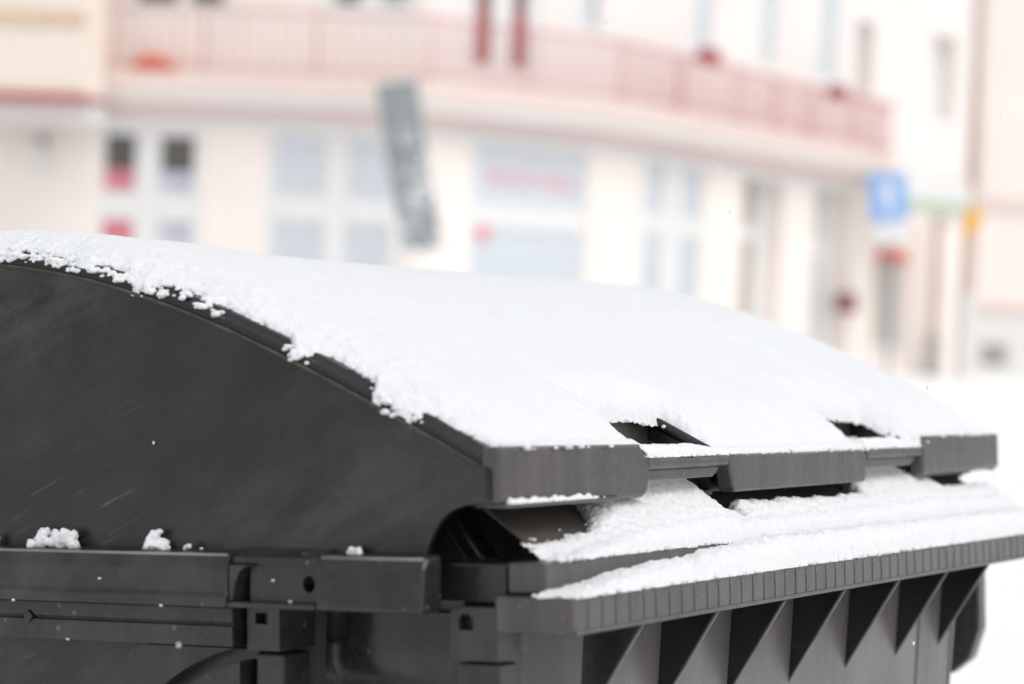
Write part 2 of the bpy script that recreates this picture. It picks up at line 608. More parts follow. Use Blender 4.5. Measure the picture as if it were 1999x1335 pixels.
# ground floor
add_window(168, 398, 238, 640, [(203, 263), (312, 377)], [(263, 374), (430, 600)],
           backs={(0, 1): DK, (1, 1): DK2, (0, 0): 'red', (1, 0): 'lilac'})
add_window(520, 800, 238, 650, [(538, 635), (680, 765)], [(268, 384), (436, 610)])
add_window(915, 1165, 248, 650, [(930, 1142)], [(274, 402), (450, 610)], vm=340)
add_window(1248, 1392, 275, 660, [(1265, 1300), (1333, 1372)], [(306, 420), (462, 620)], vm=360)
add_window(1452, 1545, 318, 690, [(1456, 1510)], [(335, 442), (470, 670)], rec=0.45, vm=390, back='olive')
add_window(1590, 1665, 348, 705, [(1594, 1640)], [(360, 470), (500, 690)], rec=0.45, vm=420, back='plinth')
add_window(1706, 1768, 500, 700, [(1709, 1737), (1739, 1765)], [(508, 672)], rec=0.20, vm=580, backs={(0, 0): 'olive', (1, 0): 'greydoor'}, panes=False, frame_m='plinth', name='door')
# upper floor
add_window(236, 456, -230, 36, [(268, 345), (372, 436)], [(-200, 6)], up=True, vm=10, back='dark')
add_window(632, 812, -230, 28, [(652, 703), (744, 792)], [(-200, 8)], up=True, vm=10, backs={(0, 0): 'dark', (1, 0): 'greydoor'})
add_window(903, 1056, -230, 142, [(930, 961), (1002, 1031)], [(-200, 130)], up=True, vm=60, back=[(0.62, 'dark'), (1.0, 'redmetal')])  # red lower band: reflection in the panes put into colour
add_window(1118, 1204, -220, 62, [(1140, 1184), (1188, 1198)], [(-200, 50)], up=True, vm=20, backs={(0, 0): 'curtain', (1, 0): 'dark'})
add_window(1345, 1400, -200, 100, [(1362, 1386)], [(-180, 90)], up=True, vm=40)
add_window(1480, 1525, -190, 128, [(1492, 1512)], [(-170, 118)], up=True, vm=60)
add_window(1592, 1645, -180, 160, [(1606, 1632)], [(-160, 148)], up=True, vm=80)
add_window(1672, 1728, 44, 205, [(1675, 1700)], [(48, 190)], up=True, rec=0.45, vm=110, back='tan')
add_window(1818, 1866, 68, 236, [(1820, 1842)], [(74, 228)], up=True, rec=0.45, vm=150, back='tan')

for i, s in enumerate(SEGS):
    wall(s, GB - 0.4, ZS - 0.62, GROUND_OPS[i], 'wall', bld)
    wall(s, ZS - 0.62, TOPZ, UP_OPS[i], 'wall_cream' if i < 2 else 'upper', bld)
    # white lintel band under the balcony, stone base
    if i < len(SEGS):
        sbox('lintel_band', s, 0.0, s.L, ZS - 0.90, ZS - 0.66, -0.03, -0.003, 'white', bld)
for i, op, cc, rr, kw in todo:
    window(SEGS[i], op, cc, rr, bld, **kw)
# roof
rv = [(p[0], p[1], TOPZ) for p in WP] + [(p[0] + 3, p[1] + 14, TOPZ + 0.0) for p in WP[::-1]]
obj('roof', rv + [(x, y, z + 0.25) for x, y, z in rv],
    [tuple(range(len(rv)))[::-1], tuple(range(len(rv), 2 * len(rv)))] + [(i, (i + 1) % len(rv), len(rv) + (i + 1) % len(rv), len(rv) + i) for i in range(len(rv))],
    'stone', bld)

# balcony along the polyline from u=180 to u=1750


def strip(name, inner, outer, z0, z1, m, parent):
    n = len(inner)
    v = [(p[0], p[1], z) for z in (z0, z1) for line in (inner, outer) for p in line]
    f = []
    for k in range(n - 1):
        a, b, c, d = k, k + 1, n + k, n + k + 1
        A_, B_, C_, D_ = [2 * n + x for x in (a, b, c, d)]
        f += [(a, b, d, c), (A_, C_, D_, B_), (c, d, D_, C_), (a, A_, B_, b)]
    f += [(0, n, 3 * n, 2 * n), (n - 1, 3 * n - 1, 4 * n - 1, 2 * n - 1)]
    o = obj(name, v, f, m, parent)
    return o


def off(k):
    return [BP[i] + nv[i] * k for i in range(1, 7)]


strip('balcony_slab', off(0.595), off(0.0), ZS - 0.34, ZS, 'slab', bld)
strip('cornice', off(0.593), off(0.07), ZS - 0.50, ZS - 0.343, 'white', bld)
strip('cornice', off(0.591), off(0.15), ZS - 0.62, ZS - 0.503, 'pink', bld)
# ledge moulding going on past the balcony to the end of the house
s8 = SEGS[-1]
sbox('string_course', s8, 0.0, s8.L, ZS - 0.60, ZS - 0.30, -0.12, -0.003, 'slab', bld)

rail_line = off(0.06)
bm = bmesh.new()
for a, b in zip(rail_line, rail_line[1:]):
    sg = Seg(a, b)
    qbox(bm, sg, 0, sg.L, ZS + 1.00, ZS + 1.035, -0.02, 0.02)
    qbox(bm, sg, 0, sg.L, ZS + 0.08, ZS + 0.11, -0.015, 0.015)
railing = bm_obj('railing', bm, 'rail', bld)
bm = bmesh.new()
for a, b in zip(rail_line, rail_line[1:]):
    sg = Seg(a, b)
    n = max(2, int(sg.L / (0.21 if abs(sg.t[1]) < 0.5 else 0.10)))
    for k in range(n):
        x = (k + 0.5) * sg.L / n
        qbox(bm, sg, x - 0.0055, x + 0.0055, ZS + 0.11, ZS + 1.0, -0.0055, 0.0055)
tag(bm_obj('baluster', bm, 'rail', railing), kind='stuff')
for a, b in zip(rail_line, rail_line[1:]):
    sg = Seg(a, b)
    n = max(1, round(sg.L / 2.2))
    for k in range(n):
        x = min(max(k * sg.L / n, 0.03), sg.L - 0.03)
        sbox('rail_post', sg, x - 0.012, x + 0.012, ZS + 0.002, ZS + 1.07, -0.013, 0.013, 'rail', railing)
sg = Seg(rail_line[-1], off(0.57)[-1])
for z_ in (0.08, 1.0):
    sbox('end_rail', sg, 0.03, sg.L, ZS + z_, ZS + z_ + 0.04, -0.015, 0.015, 'rail', railing)
for k in range(1, 5):
    sbox('end_baluster', sg, k * 0.11, k * 0.11 + 0.012, ZS + 0.122, ZS + 0.998, -0.006, 0.006, 'rail', railing)
sg = Seg(rail_line[0], off(0.57)[0])
sbox('end_rail', sg, 0.03, sg.L, ZS + 0.05, ZS + 1.35, -0.015, 0.015, 'pink', railing)

# red script lettering on the shop window: unreadable loops and strokes
i3 = seg_of(1040, 340)
s3 = SEGS[i3]
a0, zt = s3.hit(952, 340)
a1, _ = s3.hit(1128, 345)
bm = bmesh.new()
nn = 150
pts = []
for k in range(nn):
    q = k / (nn - 1)
    amp = 0.11 + 0.05 * math.sin(q * 9.0) + (0.08 if 0.35 < q < 0.5 else 0)
    pts.append(s3.pt(a0 + (a1 - a0) * q + 0.05 * math.cos(q * 95), zt + amp * math.sin(q * 95) - 0.05 * q, 0.09))
add_tube(bm, pts, 0.017, 5)
let = bm_obj('window_lettering', bm, 'red', bld)
ah, zh = s3.hit(950, 400)
bm = bmesh.new()
bmesh.ops.create_icosphere(bm, subdivisions=2, radius=0.16)
for v in bm.verts:
    c = v.co.copy()
    v.co = Vector(s3.pt(ah + c.x * 0.8, zh + c.z * 1.2 - 0.42, 0.05 + c.y * 0.12))
o = bm_obj('window_ornament', bm, 'red', None, True)
tag(o, 'small red ornament hanging at the shop window with red lettering', 'ornament')

# ---- projecting bay at the far left
bay_p0, bay_p1 = plan(-420, 38.9, 180), plan(160, 38.3, 180)
bs = Seg(bay_p0, bay_p1)
zb = ZC + (W(80, 182, 38.5)[2] - ZC)
sbox('bay', bs, 0, bs.L, zb, TOPZ - 0.5, 0.0, 1.2, 'wall_bay', bld)
sbox('bay_flashing', bs, -0.02, bs.L + 0.05, zb - 0.09, zb - 0.004, -0.10, 1.0, 'redmetal', bld)
sbox('bay_band', bs, -0.02, bs.L + 0.02, zb + 1.06, zb + 1.30, -0.05, -0.003, 'tan', bld)
sbox('bay_soffit', bs, 0.0, bs.L, zb - 0.40, zb - 0.094, 0.45, 1.3, 'white', bld)
# lamp on the wall under the bay
la, lz = SEGS[0].hit(86, 300)
lamp = bpy.data.objects.new('wall_lamp', None)
COL.objects.link(lamp)
sbox('lantern', SEGS[0], la - 0.10, la + 0.10, lz - 0.30, lz + 0.12, -0.36, -0.16, 'plinth', lamp, 0.03)
sbox('bracket', SEGS[0], la - 0.03, la + 0.03, lz + 0.12, lz + 0.30, -0.28, -0.004, 'steel', lamp)
tag(lamp, 'pale grey lantern on the cream wall beside the red-filmed window', 'lamp')

# ---- things on the building
# red-orange heap on the balcony floor
def blob_cluster(bm, pts, seed=0, sub=2, rough=0.3, fr=1.0):
    for (x, y, z, r) in pts:
        b2 = bmesh.new()
        bmesh.ops.create_icosphere(b2, subdivisions=sub, radius=1.0)
        co = np.array([v.co[:] for v in b2.verts])
        n = (pn(co[:, 0] * 1.6 * fr + x * 91, co[:, 1] * 1.6 * fr + y * 77, co[:, 2] * 1.6 * fr + z * 53, seed)
             + 0.6 * pn(co[:, 0] * 3.7 * fr + x * 31, co[:, 1] * 3.7 * fr, co[:, 2] * 3.7 * fr + z * 19, seed + 1))
        co = co * (1 + rough * n)[:, None] * r + np.array([x, y, z])
        vs = [bm.verts.new(c) for c in co]
        for f in b2.faces:
            bm.faces.new([vs[v.index] for v in f.verts])
        b2.free()


def on_balcony(u, v, w):
    s = Seg(rail_line[0], rail_line[1])
    return s


pb = Seg(rail_line[0], rail_line[1])
ap, _ = pb.hit(295, 115)
bm = bmesh.new()
blob_cluster(bm, [(*pb.pt(ap + dx, ZS + 0.09 + dz, 0.22)[:3], r) for dx, dz, r in ((-0.26, 0.0, 0.12), (-0.08, 0.05, 0.15), (0.10, 0.04, 0.14), (0.26, -0.01, 0.11))], 3, 2, 0.35)
o = bm_obj('planter_flowers', bm, 'orange', None, True)
tag(o, 'low red-orange heap lying on the balcony floor at the railing', 'flowers', 'red things on the balcony')
for (u, v, uu, lab) in ((1372, 112, 1385, 'dark red flower box on the railing above the pale double window'),
                        (1624, 182, 1640, 'dark red flower box on the railing near its far end')):
    ii = 0
    for k, (a, b) in enumerate(zip(rail_line, rail_line[1:])):
        sg = Seg(a, b)
        aa, zz = sg.hit(u, v)
        if 0 <= aa <= sg.L:
            break
    e = bpy.data.objects.new('flower_box', None)
    COL.objects.link(e)
    sbox('trough', sg, aa - 0.35, aa + 0.35, zz - 0.12, zz + 0.06, -0.22, -0.035, 'redmetal', e, 0.01)
    bm = bmesh.new()
    blob_cluster(bm, [(*sg.pt(aa + dx, zz + 0.09, -0.13), 0.09) for dx in (-0.26, -0.09, 0.08, 0.25)], 5, 1, 0.4)
    bm_obj('flowers', bm, 'maroon', e, True)
    tag(e, lab, 'flower box', 'red things on the balcony')

# red sign over the far door, maroon box on the wall
i7 = seg_of(1736, 500)
s7 = SEGS[i7]
ad0, zd0 = s7.hit(1712, 497)
ad1, _ = s7.hit(1758, 497)
e = sbox('door_sign', s7, ad0, ad1, zd0 - 0.12, zd0 + 0.12, -0.20, -0.02, 'orange', None, 0.01)
tag(e, 'small orange-red sign board over the olive door under the blue sign', 'sign')
i6 = seg_of(1634, 590)
s6 = SEGS[i6]
am, zm = s6.hit(1640, 590)
e = bpy.data.objects.new('letter_box', None)
COL.objects.link(e)
sbox('box', s6, am - 0.28, am + 0.28, zm - 0.22, zm + 0.2, -0.28, -0.01, 'maroon', e, 0.02)
sbox('flap', s6, am - 0.2, am + 0.2, zm + 0.06, zm + 0.12, -0.30, -0.283, 'steel', e)
tag(e, 'dark maroon letter box on the pink wall beside the far door', 'letter box')

# downpipes
for (u, v0, v1, lab) in ((1820, 405, 738, 'brown downpipe reaching the snow at the corner of the far shop entrance'),):
    b = plan(u, 53.0, 700)
    z1 = W(u, v0, 53.0)[2]
    e = bpy.data.objects.new('downpipe', None)
    COL.objects.link(e)
    tube('pipe', [(b[0], b[1], GB), (b[0], b[1], z1)], 0.12, 'pipe', e)
    tube('foot', [(b[0], b[1], GB), (b[0], b[1], GB + 0.9)], 0.17, 'stone', e)
    tube('socket', [(b[0], b[1], z1 - 0.35), (b[0], b[1], z1 - 0.1)], 0.15, 'pipe', e)
    tag(e, lab, 'downpipe')
b = WP[-1] + np.array([0.05, -0.14])
e = bpy.data.objects.new('downpipe', None)
COL.objects.link(e)
tube('pipe', [(b[0], b[1], 4.35), (b[0], b[1], TOPZ)], 0.10, 'pipe', e)
tube('socket', [(b[0], b[1], 5.0), (b[0], b[1], 5.2)], 0.13, 'pipe', e)
tag(e, 'tall tan downpipe on the upper facade between the two far buildings', 'downpipe')

# ---- building on the right
rb = bpy.data.objects.new('neighbour_building', None)
COL.objects.link(rb)
tag(rb, 'plain cream building with white plinth at the right behind the yellow sign', 'building')
r0, r1 = WP[-1], plan(2500, 57.0, 500)
rs = Seg(r0, r1)
zpl = rs.hit(1950, 600)[1]
zco = rs.hit(1950, 396)[1]
a_w0, a_w1 = rs.hit(2080, 400)[0], rs.hit(2200, 400)[0]
wops = [(a_w0, a_w1, zpl + 0.7, zpl + 2.2, 0.15)]
wall(rs, zpl, TOPZ + 0.6, wops, 'wall_cream', rb)
window(rs, wops[0], [(a_w0 + 0.12, a_w1 - 0.12)], [(zpl + 0.8, zpl + 2.1)], rb)
sbox('plinth', rs, 0, rs.L, GB - 0.4, zpl - 0.10, -0.12, 0.05, 'plinth', rb)
sbox('plinth_moulding', rs, 0, rs.L, zpl - 0.10 + 0.003, zpl + 0.04, -0.18, 0.05, 'pink', rb)
sbox('string_course', rs, 0, rs.L, zco - 0.12, zco + 0.12, -0.12, -0.003, 'slab', rb)
ag, zg = rs.hit(1936, 690)
v = bpy.data.objects.new('cellar_grille', None)
COL.objects.link(v)
sbox('frame', rs, ag - 0.32, ag + 0.32, zg - 0.26, zg + 0.22, -0.17, -0.122, 'stone', v)
for k in range(5):
    x = ag - 0.24 + k * 0.12
    sbox('bar', rs, x - 0.02, x + 0.02, zg - 0.21, zg + 0.17, -0.20, -0.172, 'steel', v)
tag(v, 'grey cellar grille low in the white plinth at the right', 'grille')

# shop awning and entrance
aw = bpy.data.objects.new('shop_awning', None)
COL.objects.link(aw)
p0, p1 = plan(1772, 49.3, 370), plan(1893, 51.2, 370)
asg = Seg(p0, p1)
zA0 = asg.hit(1775, 385)[1]
zA1 = asg.hit(1775, 345)[1]
sbox('fascia', asg, 0, asg.L, zA0, zA1, 0.0, 0.10, 'white', aw)
sbox('valance', asg, 0, asg.L, zA0 - 0.28, zA0 - 0.003, 0.02, 0.08, 'green', aw)
bm = bmesh.new()
v = [bm.verts.new(asg.pt(a, z, w)) for a, z, w in ((0, zA1 - 0.02, 0.10), (asg.L, zA1 - 0.02, 0.10), (asg.L, zA1 + 0.25, 1.6), (0, zA1 + 0.25, 1.6))]
v2 = [bm.verts.new(asg.pt(a, z, w)) for a, z, w in ((0, zA1 - 0.06, 0.10), (asg.L, zA1 - 0.06, 0.10), (asg.L, zA1 + 0.21, 1.6), (0, zA1 + 0.21, 1.6))]
bm.faces.new(v)
bm.faces.new(v2[::-1])
for k in range(4):
    bm.faces.new((v[k], v2[k], v2[(k + 1) % 4], v[(k + 1) % 4]))
bm_obj('canopy', bm, 'white', aw)
tag(aw, 'white shop awning with green lower edge beside the blue sign', 'awning')
ent = bpy.data.objects.new('entrance_pillar', None)
b = plan(1888, 52.4, 500)
COL.objects.link(ent)
eg = Seg(b, b + np.array([0.3, 0.1]))
sbox('shaft', eg, 0, 0.26, GB + 1.9, zA0 - 0.3, 0, 0.26, 'pipe', ent)
sbox('base', eg, -0.03, 0.29, GB - 0.3, GB + 1.897, -0.03, 0.29, 'plinth', ent)
tag(ent, 'slim tan pillar under the awning end below the yellow sign', 'pillar')

# yellow sign
ys = bpy.data.objects.new('projecting_sign', None)
COL.objects.link(ys)
yc = W(1897, 432, 50.0)
bm = bmesh.new()
add_prism(bm, [(yc[0] + 0.17 * math.cos(t) * (1 if True else 1) + 0.06 * math.sin(t), yc[2] + 0.30 * math.sin(t)) for t in np.linspace(0, 2 * math.pi, 20, endpoint=False)], 'y', yc[1] - 0.05, yc[1] + 0.05)
bm_obj('disc', bm, 'yellow', ys)
tube('arm', [(yc[0], yc[1] + 0.06, yc[2] + 0.05), (yc[0] + 0.1, yc[1] + 3.5, yc[2] + 0.05)], 0.025, 'steel', ys)
tag(ys, 'oval yellow sign sticking out by the end of the white awning', 'sign')

# ---- blue traffic sign on a post
DS = 36.0
tsn = bpy.data.objects.new('traffic_sign', None)
COL.objects.link(tsn)
pc = W(1739, 386, DS)
s_ = Seg(plan(1704, DS, 386), plan(1776, DS - 0.05, 386))
zt0, zt1 = s_.hit(1740, 432)[1], s_.hit(1740, 338)[1]


def leaned(o, pivot, ang):
    """lean a finished mesh about a point, in the facade plane"""
    R = Matrix.Translation(Vector(pivot)) @ Matrix.Rotation(ang, 4, 'Y') @ Matrix.Translation(-Vector(pivot))
    o.data.transform(R)
    return o


pv = s_.pt(s_.L / 2, GB, 0.02)
LEAN = -0.12
plate = leaned(sbox('plate', s_, 0, s_.L, zt0, zt1, 0, 0.02, 'blue', tsn, 0.004), s_.pt(s_.L / 2, zt0, 0), LEAN)
arrow = prism('arrow', [(-0.045, -0.25), (0.045, -0.25), (0.045, 0.03), (0.14, 0.03), (0.0, 0.27), (-0.14, 0.03), (-0.045, 0.03)], 'y', -0.008, -0.003, 'white', tsn)
arrow.data.transform(Matrix.Translation(Vector(s_.pt(s_.L / 2, (zt0 + zt1) / 2, 0))))
leaned(arrow, s_.pt(s_.L / 2, zt0, 0), LEAN)
zq0, zq1 = s_.hit(1742, 474)[1], s_.hit(1742, 438)[1]
leaned(sbox('lower_plate', s_, 0.02, s_.L - 0.0, zq0, zq1, 0, 0.02, 'white', tsn, 0.004), s_.pt(s_.L / 2, zt0, 0), LEAN)
p_top = Vector(s_.pt(s_.L / 2, zt1, 0.05))
leaned(tube('post', [s_.pt(s_.L / 2, -0.2, 0.05), p_top], 0.03, 'steel', tsn), s_.pt(s_.L / 2, zt0, 0), -0.03)
tag(tsn, 'blue square traffic sign with white arrow on a leaning post', 'traffic sign')

# ---- grey leaning board between two windows
DB = 30.0
gs = bpy.data.objects.new('street_sign', None)
COL.objects.link(gs)
cb = W(798, 322, DB)
hgt, wid = 335 / FPX * DB, 80 / FPX * DB
AX = 0.155 + 0.045
ca_, sa_ = math.cos(AX), math.sin(AX)


def bd(x, z, y=0.0):
    return (cb[0] + x * ca_ + z * sa_ * -1, cb[1] + y, cb[2] + z * ca_ + x * sa_)


def bprism(name, pts, y0, y1, m, bev=0.0):
    bm = bmesh.new()
    f = [bm.verts.new(bd(x, z, y0)) for x, z in pts]
    g = [bm.verts.new(bd(x, z, y1)) for x, z in pts]
    bm.faces.new(f)
    bm.faces.new(g[::-1])
    n = len(pts)
    for i in range(n):
        bm.faces.new((f[i], g[i], g[(i + 1) % n], f[(i + 1) % n]))
    bmesh.ops.recalc_face_normals(bm, faces=bm.faces)
    bevel(bm, bev, 1)
    return bm_obj(name, bm, m, gs)


hw, hh = wid / 2, hgt / 2
bprism('upper_board', [(-hw, hh * 0.30), (hw, hh * 0.44), (hw, hh - 0.02), (-hw, hh - 0.02)], 0.0, 0.05, 'signgrey', 0.008)
bprism('lower_board', [(-hw * 0.92, -hh + 0.02), (hw, -hh), (hw, hh * 0.425), (-hw, hh * 0.285)], 0.012, 0.05, 'signgrey', 0.008)
for k, z in enumerate((0.75, 0.0, -0.75)):
    bprism('clamp', [(-0.12, z - 0.03), (0.12, z - 0.03), (0.12, z + 0.03), (-0.12, z + 0.03)], 0.053, 0.12, 'steel')
pt_ = [Vector(bd(0.0, hh * 0.9, 0.11)), Vector(bd(0.0, -hh - 0.35, 0.11))]
dirn = (pt_[1] - pt_[0]).normalized()
pt_.append(pt_[1] + dirn * ((pt_[1].z + 0.2) / max(0.2, -dirn.z)))
tube('post', pt_, 0.028, 'white', gs)
tag(gs, 'tall narrow grey sign board leaning over, patched with snow, before the shop windows', 'street sign')

# ================================================================== WASTE CONTAINER (container frame)
BASE = (0.65, 0.62, -1.22)
binr = bpy.data.objects.new('waste_container', None)
COL.objects.link(binr)
binr.matrix_world = T_BIN @ Matrix.Translation(BASE)
tag(binr, 'large black plastic waste container with domed lid under fresh snow', 'waste container')
BINPARTS = []


def bp(o, parent=None):
    """mesh built in container coordinates -> child of the container (or of one of its parts)"""
    if parent is None:
        o.data.transform(Matrix.Translation(-Vector(BASE)))
        o.parent = binr
    else:
        o.data.transform(Matrix.Translation(-Vector(BASE)))
        o.parent = parent
    return o


vv = np.array([.598, .558, .48, .404, .315, .239, .142, .073, 0]) ** 2
zz = np.array([.034, .053, .092, .128, .163, .188, .212, .222, .227])
PC = np.polyfit(vv, zz, 3)


def z0(y):
    return np.maximum(np.polyval(PC, (np.asarray(y, float) - 0.62) ** 2), 0.030)


G1, G2 = (0.283, 0.458), (0.842, 1.012)               # the two handle gaps
HY0, HY1 = 0.022, 0.090


def zdome(x, y):
    x = np.asarray(x, float)
    e = np.minimum(x, 1.30 - x)
    r = 0.015 * np.sqrt(np.clip(1 - (1 - np.clip(e / 0.018, 0, 1)) ** 2, 0, 1))
    # a second, smaller step in the rim band
    r = r - 0.003 * (sstep(e, 0.004, 0.006) - sstep(e, 0.010, 0.013))
    mid = 0.012 * sstep(e, 0.262, 0.292)
    return z0(y) + r - mid


# lid shell
xs = np.unique(np.concatenate([np.linspace(0, 0.022, 12), np.linspace(0.022, 0.26, 14), np.linspace(0.26, 0.295, 8), [G1[0], G1[1], G2[0], G2[1]],
                               np.linspace(0.295, 1.005, 40), np.linspace(1.005, 1.04, 8), np.linspace(1.04, 1.278, 14), np.linspace(1.278, 1.30, 12)]))
ys_ = np.unique(np.concatenate([np.linspace(0.004, 0.10, 14), [HY0, HY1], np.linspace(0.10, 1.236, 70)]))
XX, YY = np.meshgrid(xs, ys_)
ZZ = zdome(XX, YY)
nx_ = len(xs)
fs = []
for j in range(len(ys_) - 1):
    for i in range(nx_ - 1):
        xm, ym = (xs[i] + xs[i + 1]) / 2, (ys_[j] + ys_[j + 1]) / 2
        if HY0 < ym < HY1 and (G1[0] < xm < G1[1] or G2[0] < xm < G2[1]):
            continue
        fs.append((j * nx_ + i, j * nx_ + i + 1, (j + 1) * nx_ + i + 1, (j + 1) * nx_ + i))
lid = bp(obj('lid', np.stack([XX, YY, ZZ], -1).reshape(-1, 3), fs, 'black', None, True))
so = lid.modifiers.new('solid', 'SOLIDIFY')
so.thickness = 0.004
so.offset = -1

# side panels of the lid
yy = np.linspace(1.235, 0.006, 60)
outline = [(0.006, 0.0), (0.018, 0.0005), (0.034, -0.001), (0.046, -0.005), (0.056, -0.012), (0.0635, -0.022), (0.069, -0.033), (0.0725, -0.046),
           (1.17, -0.046), (1.18, -0.02), (1.20, 0.0), (1.235, 0.0)] + [(y, float(z0(y)) + 0.0) for y in yy]
for x0_, x1_ in ((0.0, 0.006), (1.294, 1.30)):
    bp(prism('side_panel', outline, 'x', x0_, x1_, 'side', None, 0.0), lid)
sp = [(-0.0006, y, float(z0(y)) + 0.0002) for y in np.linspace(0.02, 1.22, 70)]
bp(tube('seam', sp, 0.0017, 'seam', None, 6), lid)


# front lip
def lip(name, x0_, x1_, zlo, zhi, m='lip', y0_=0.0, y1_=0.018, bev=0.005):
    return bp(box(name, x0_, x1_, y0_, y1_, zlo, zhi, m, None, bev, 3), lid)


def lip_poly(name, poly, m='lip', y0_=0.0, y1_=0.018, bev=0.0035):
    return bp(prism(name, poly, 'y', y0_, y1_, m, None, bev, 3), lid)


lip_poly('front_lip', [(0.0, 0.0), (0.268, -0.003), (0.276, 0.000), (0.281, 0.008), (0.283, 0.020), (0.280, 0.030), (0.272, 0.040), (0.264, 0.047), (0.0, 0.0485)], bev=0.004)
lip_poly('front_lip', [(0.474, -0.004), (0.826, -0.003), (0.832, 0.001), (0.834, 0.026), (0.828, 0.033), (0.470, 0.0345), (0.463, 0.030), (0.462, 0.022), (0.467, 0.010), (0.470, 0.000)])
lip_poly('front_lip', [(1.018, 0.0), (1.300, 0.003), (1.300, 0.047), (1.026, 0.047), (1.019, 0.040)], bev=0.004)
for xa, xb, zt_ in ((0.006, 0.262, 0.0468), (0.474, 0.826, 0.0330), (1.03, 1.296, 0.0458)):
    bp(tube('lip_glint', [(xa, 0.0016, zt_ + (0.0006 if xa < 0.4 else 0.0)), (xb, 0.0016, zt_ - (0.0010 if xa < 0.9 else 0.0))], 0.0014, 'lip_glint', None, 8), lid)  # added pale tube: highlight along the lip painted in
lip('lip_foot', 0.004, 0.215, -0.0035, 0.0004, 'lip', -0.0045, 0.016, 0.0012)
for g0, g1 in (G1, G2):
    b_ = bp(box('handle_bar', g0 - 0.004, g1 + 0.006, 0.0005, 0.021, 0.0225, 0.0345, 'lip', None, 0.004, 3), lid)
    bp(prism('handle_strip', [(g0 - 0.002, 0.0125), (g1 - 0.028, 0.0125), (g1 - 0.018, 0.0165), (g1 - 0.010, 0.0228), (g0 - 0.002, 0.0228)], 'y', 0.004, 0.016, 'lip', None, 0.0015), lid)
    # pocket behind the bar
    zb1 = float(zdome((g0 + g1) / 2, HY1))
    bp(box('pocket_back', g0 - 0.002, g1 + 0.002, HY1, HY1 + 0.004, -0.002, zb1 - 0.002, 'inner', None), lid)
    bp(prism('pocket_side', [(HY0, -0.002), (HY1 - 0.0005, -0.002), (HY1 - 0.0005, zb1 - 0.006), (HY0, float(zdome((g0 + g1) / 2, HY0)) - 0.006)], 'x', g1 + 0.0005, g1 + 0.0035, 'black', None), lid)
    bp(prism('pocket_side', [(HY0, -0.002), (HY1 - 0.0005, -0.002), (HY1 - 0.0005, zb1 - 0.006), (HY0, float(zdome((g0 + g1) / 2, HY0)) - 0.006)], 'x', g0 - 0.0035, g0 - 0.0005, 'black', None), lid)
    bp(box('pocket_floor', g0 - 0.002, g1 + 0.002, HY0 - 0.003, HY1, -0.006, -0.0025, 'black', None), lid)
    bp(tube('pocket_edge', [(g1 + 0.001, y, float(zdome(0.5, y)) + 0.001) for y in np.linspace(HY0 - 0.001, HY1 - 0.002, 12)], 0.0055, 'black', None, 10), lid)
# right end of the inside: black underside rib seen through the gaps
bp(box('lid_rib', 0.02, 1.28, 0.034, 0.038, -0.004, 0.010, 'black', None), lid)

# flange along the lid's side, in two stretches with a bracket pocket between
FL = [(0.001, -0.0425), (-0.018, -0.0435), (-0.0235, -0.0452), (-0.0272, -0.0482), (-0.0292, -0.0520), (-0.030, -0.0570), (-0.030, -0.0795), (-0.0335, -0.0815), (-0.0335, -0.0915), (0.001, -0.0915)]
FL1 = [(0.001, -0.0425), (-0.022, -0.0438), (-0.0300, -0.0530), (-0.0325, -0.0915), (0.001, -0.0915)]
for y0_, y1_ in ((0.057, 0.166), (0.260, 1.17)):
    bp(tube('flange_glint', [(-0.0243, y0_ + 0.003, -0.0464), (-0.0243, y1_ - 0.003, -0.0464)], 0.0019, 'edge', None, 8), lid)  # added pale tube: sky glint plus frost on the top edge, painted
    o = bp(prism('side_flange', FL if y0_ > 0.1 else FL1, 'y', y0_, y1_, 'flange', None, 0.0016 if y0_ > 0.1 else 0.0040, 2 if y0_ > 0.1 else 3), lid)
bp(prism('flange_bridge', [(0.0, -0.0402), (-0.012, -0.0432), (-0.023, -0.0472), (-0.024, -0.0535), (0.0, -0.0535)], 'y', 0.1665, 0.2595, 'flange', None, 0.001), lid)
bp(box('flange_foot', -0.031, 0.0, 0.1665, 0.2595, -0.0913, -0.0865, 'flange', None, 0.001), lid)
hole = [(0.181 + 0.0062 * math.cos(t), -0.0700 + 0.0075 * math.sin(t)) for t in np.linspace(0, 2 * math.pi, 20, endpoint=False)]
bk = bp(holed_plate('hinge_plate', -0.0185, -0.001, 0.1665, 0.243, -0.0864, -0.0535, [hole], 'flange', None), lid)
bp(prism('pocket_cheek', [(0.2598, -0.0862), (0.2598, -0.0538), (0.232, -0.0538), (0.2420, -0.0560), (0.2485, -0.0610), (0.2530, -0.0700), (0.2560, -0.0862)], 'x', -0.0285, -0.004, 'flange', None, 0.0012), lid)

# body: side, front, rim
body = bmesh.new()
ztop, zbot = -0.086, -1.02
top = [(0.10, -0.005), (1.15, -0.005), (1.19, 0.03), (1.19, 1.2), (0.10, 1.2)]
bot = [(0.17, 0.07), (1.08, 0.07), (1.11, 0.10), (1.11, 1.10), (0.17, 1.10)]
top = [(0.134, -0.005), (1.118, -0.005), (1.145, 0.03), (1.145, 1.2), (0.10, 1.2), (0.10, 0.034)]
bot = [(0.174, 0.07), (1.078, 0.07), (1.10, 0.10), (1.10, 1.10), (0.15, 1.10), (0.15, 0.10)]
tv = [body.verts.new((x, y, ztop)) for x, y in top]
bv = [body.verts.new((x, y, zbot)) for x, y in bot]
for i in range(6):
    j = (i + 1) % 6
    body.faces.new((tv[i], tv[j], bv[j], bv[i]))
body.faces.new(bv)
ob = bp(bm_obj('body', body, 'front', None))
so = ob.modifiers.new('solid', 'SOLIDIFY')
so.thickness = 0.005
so.offset = 1

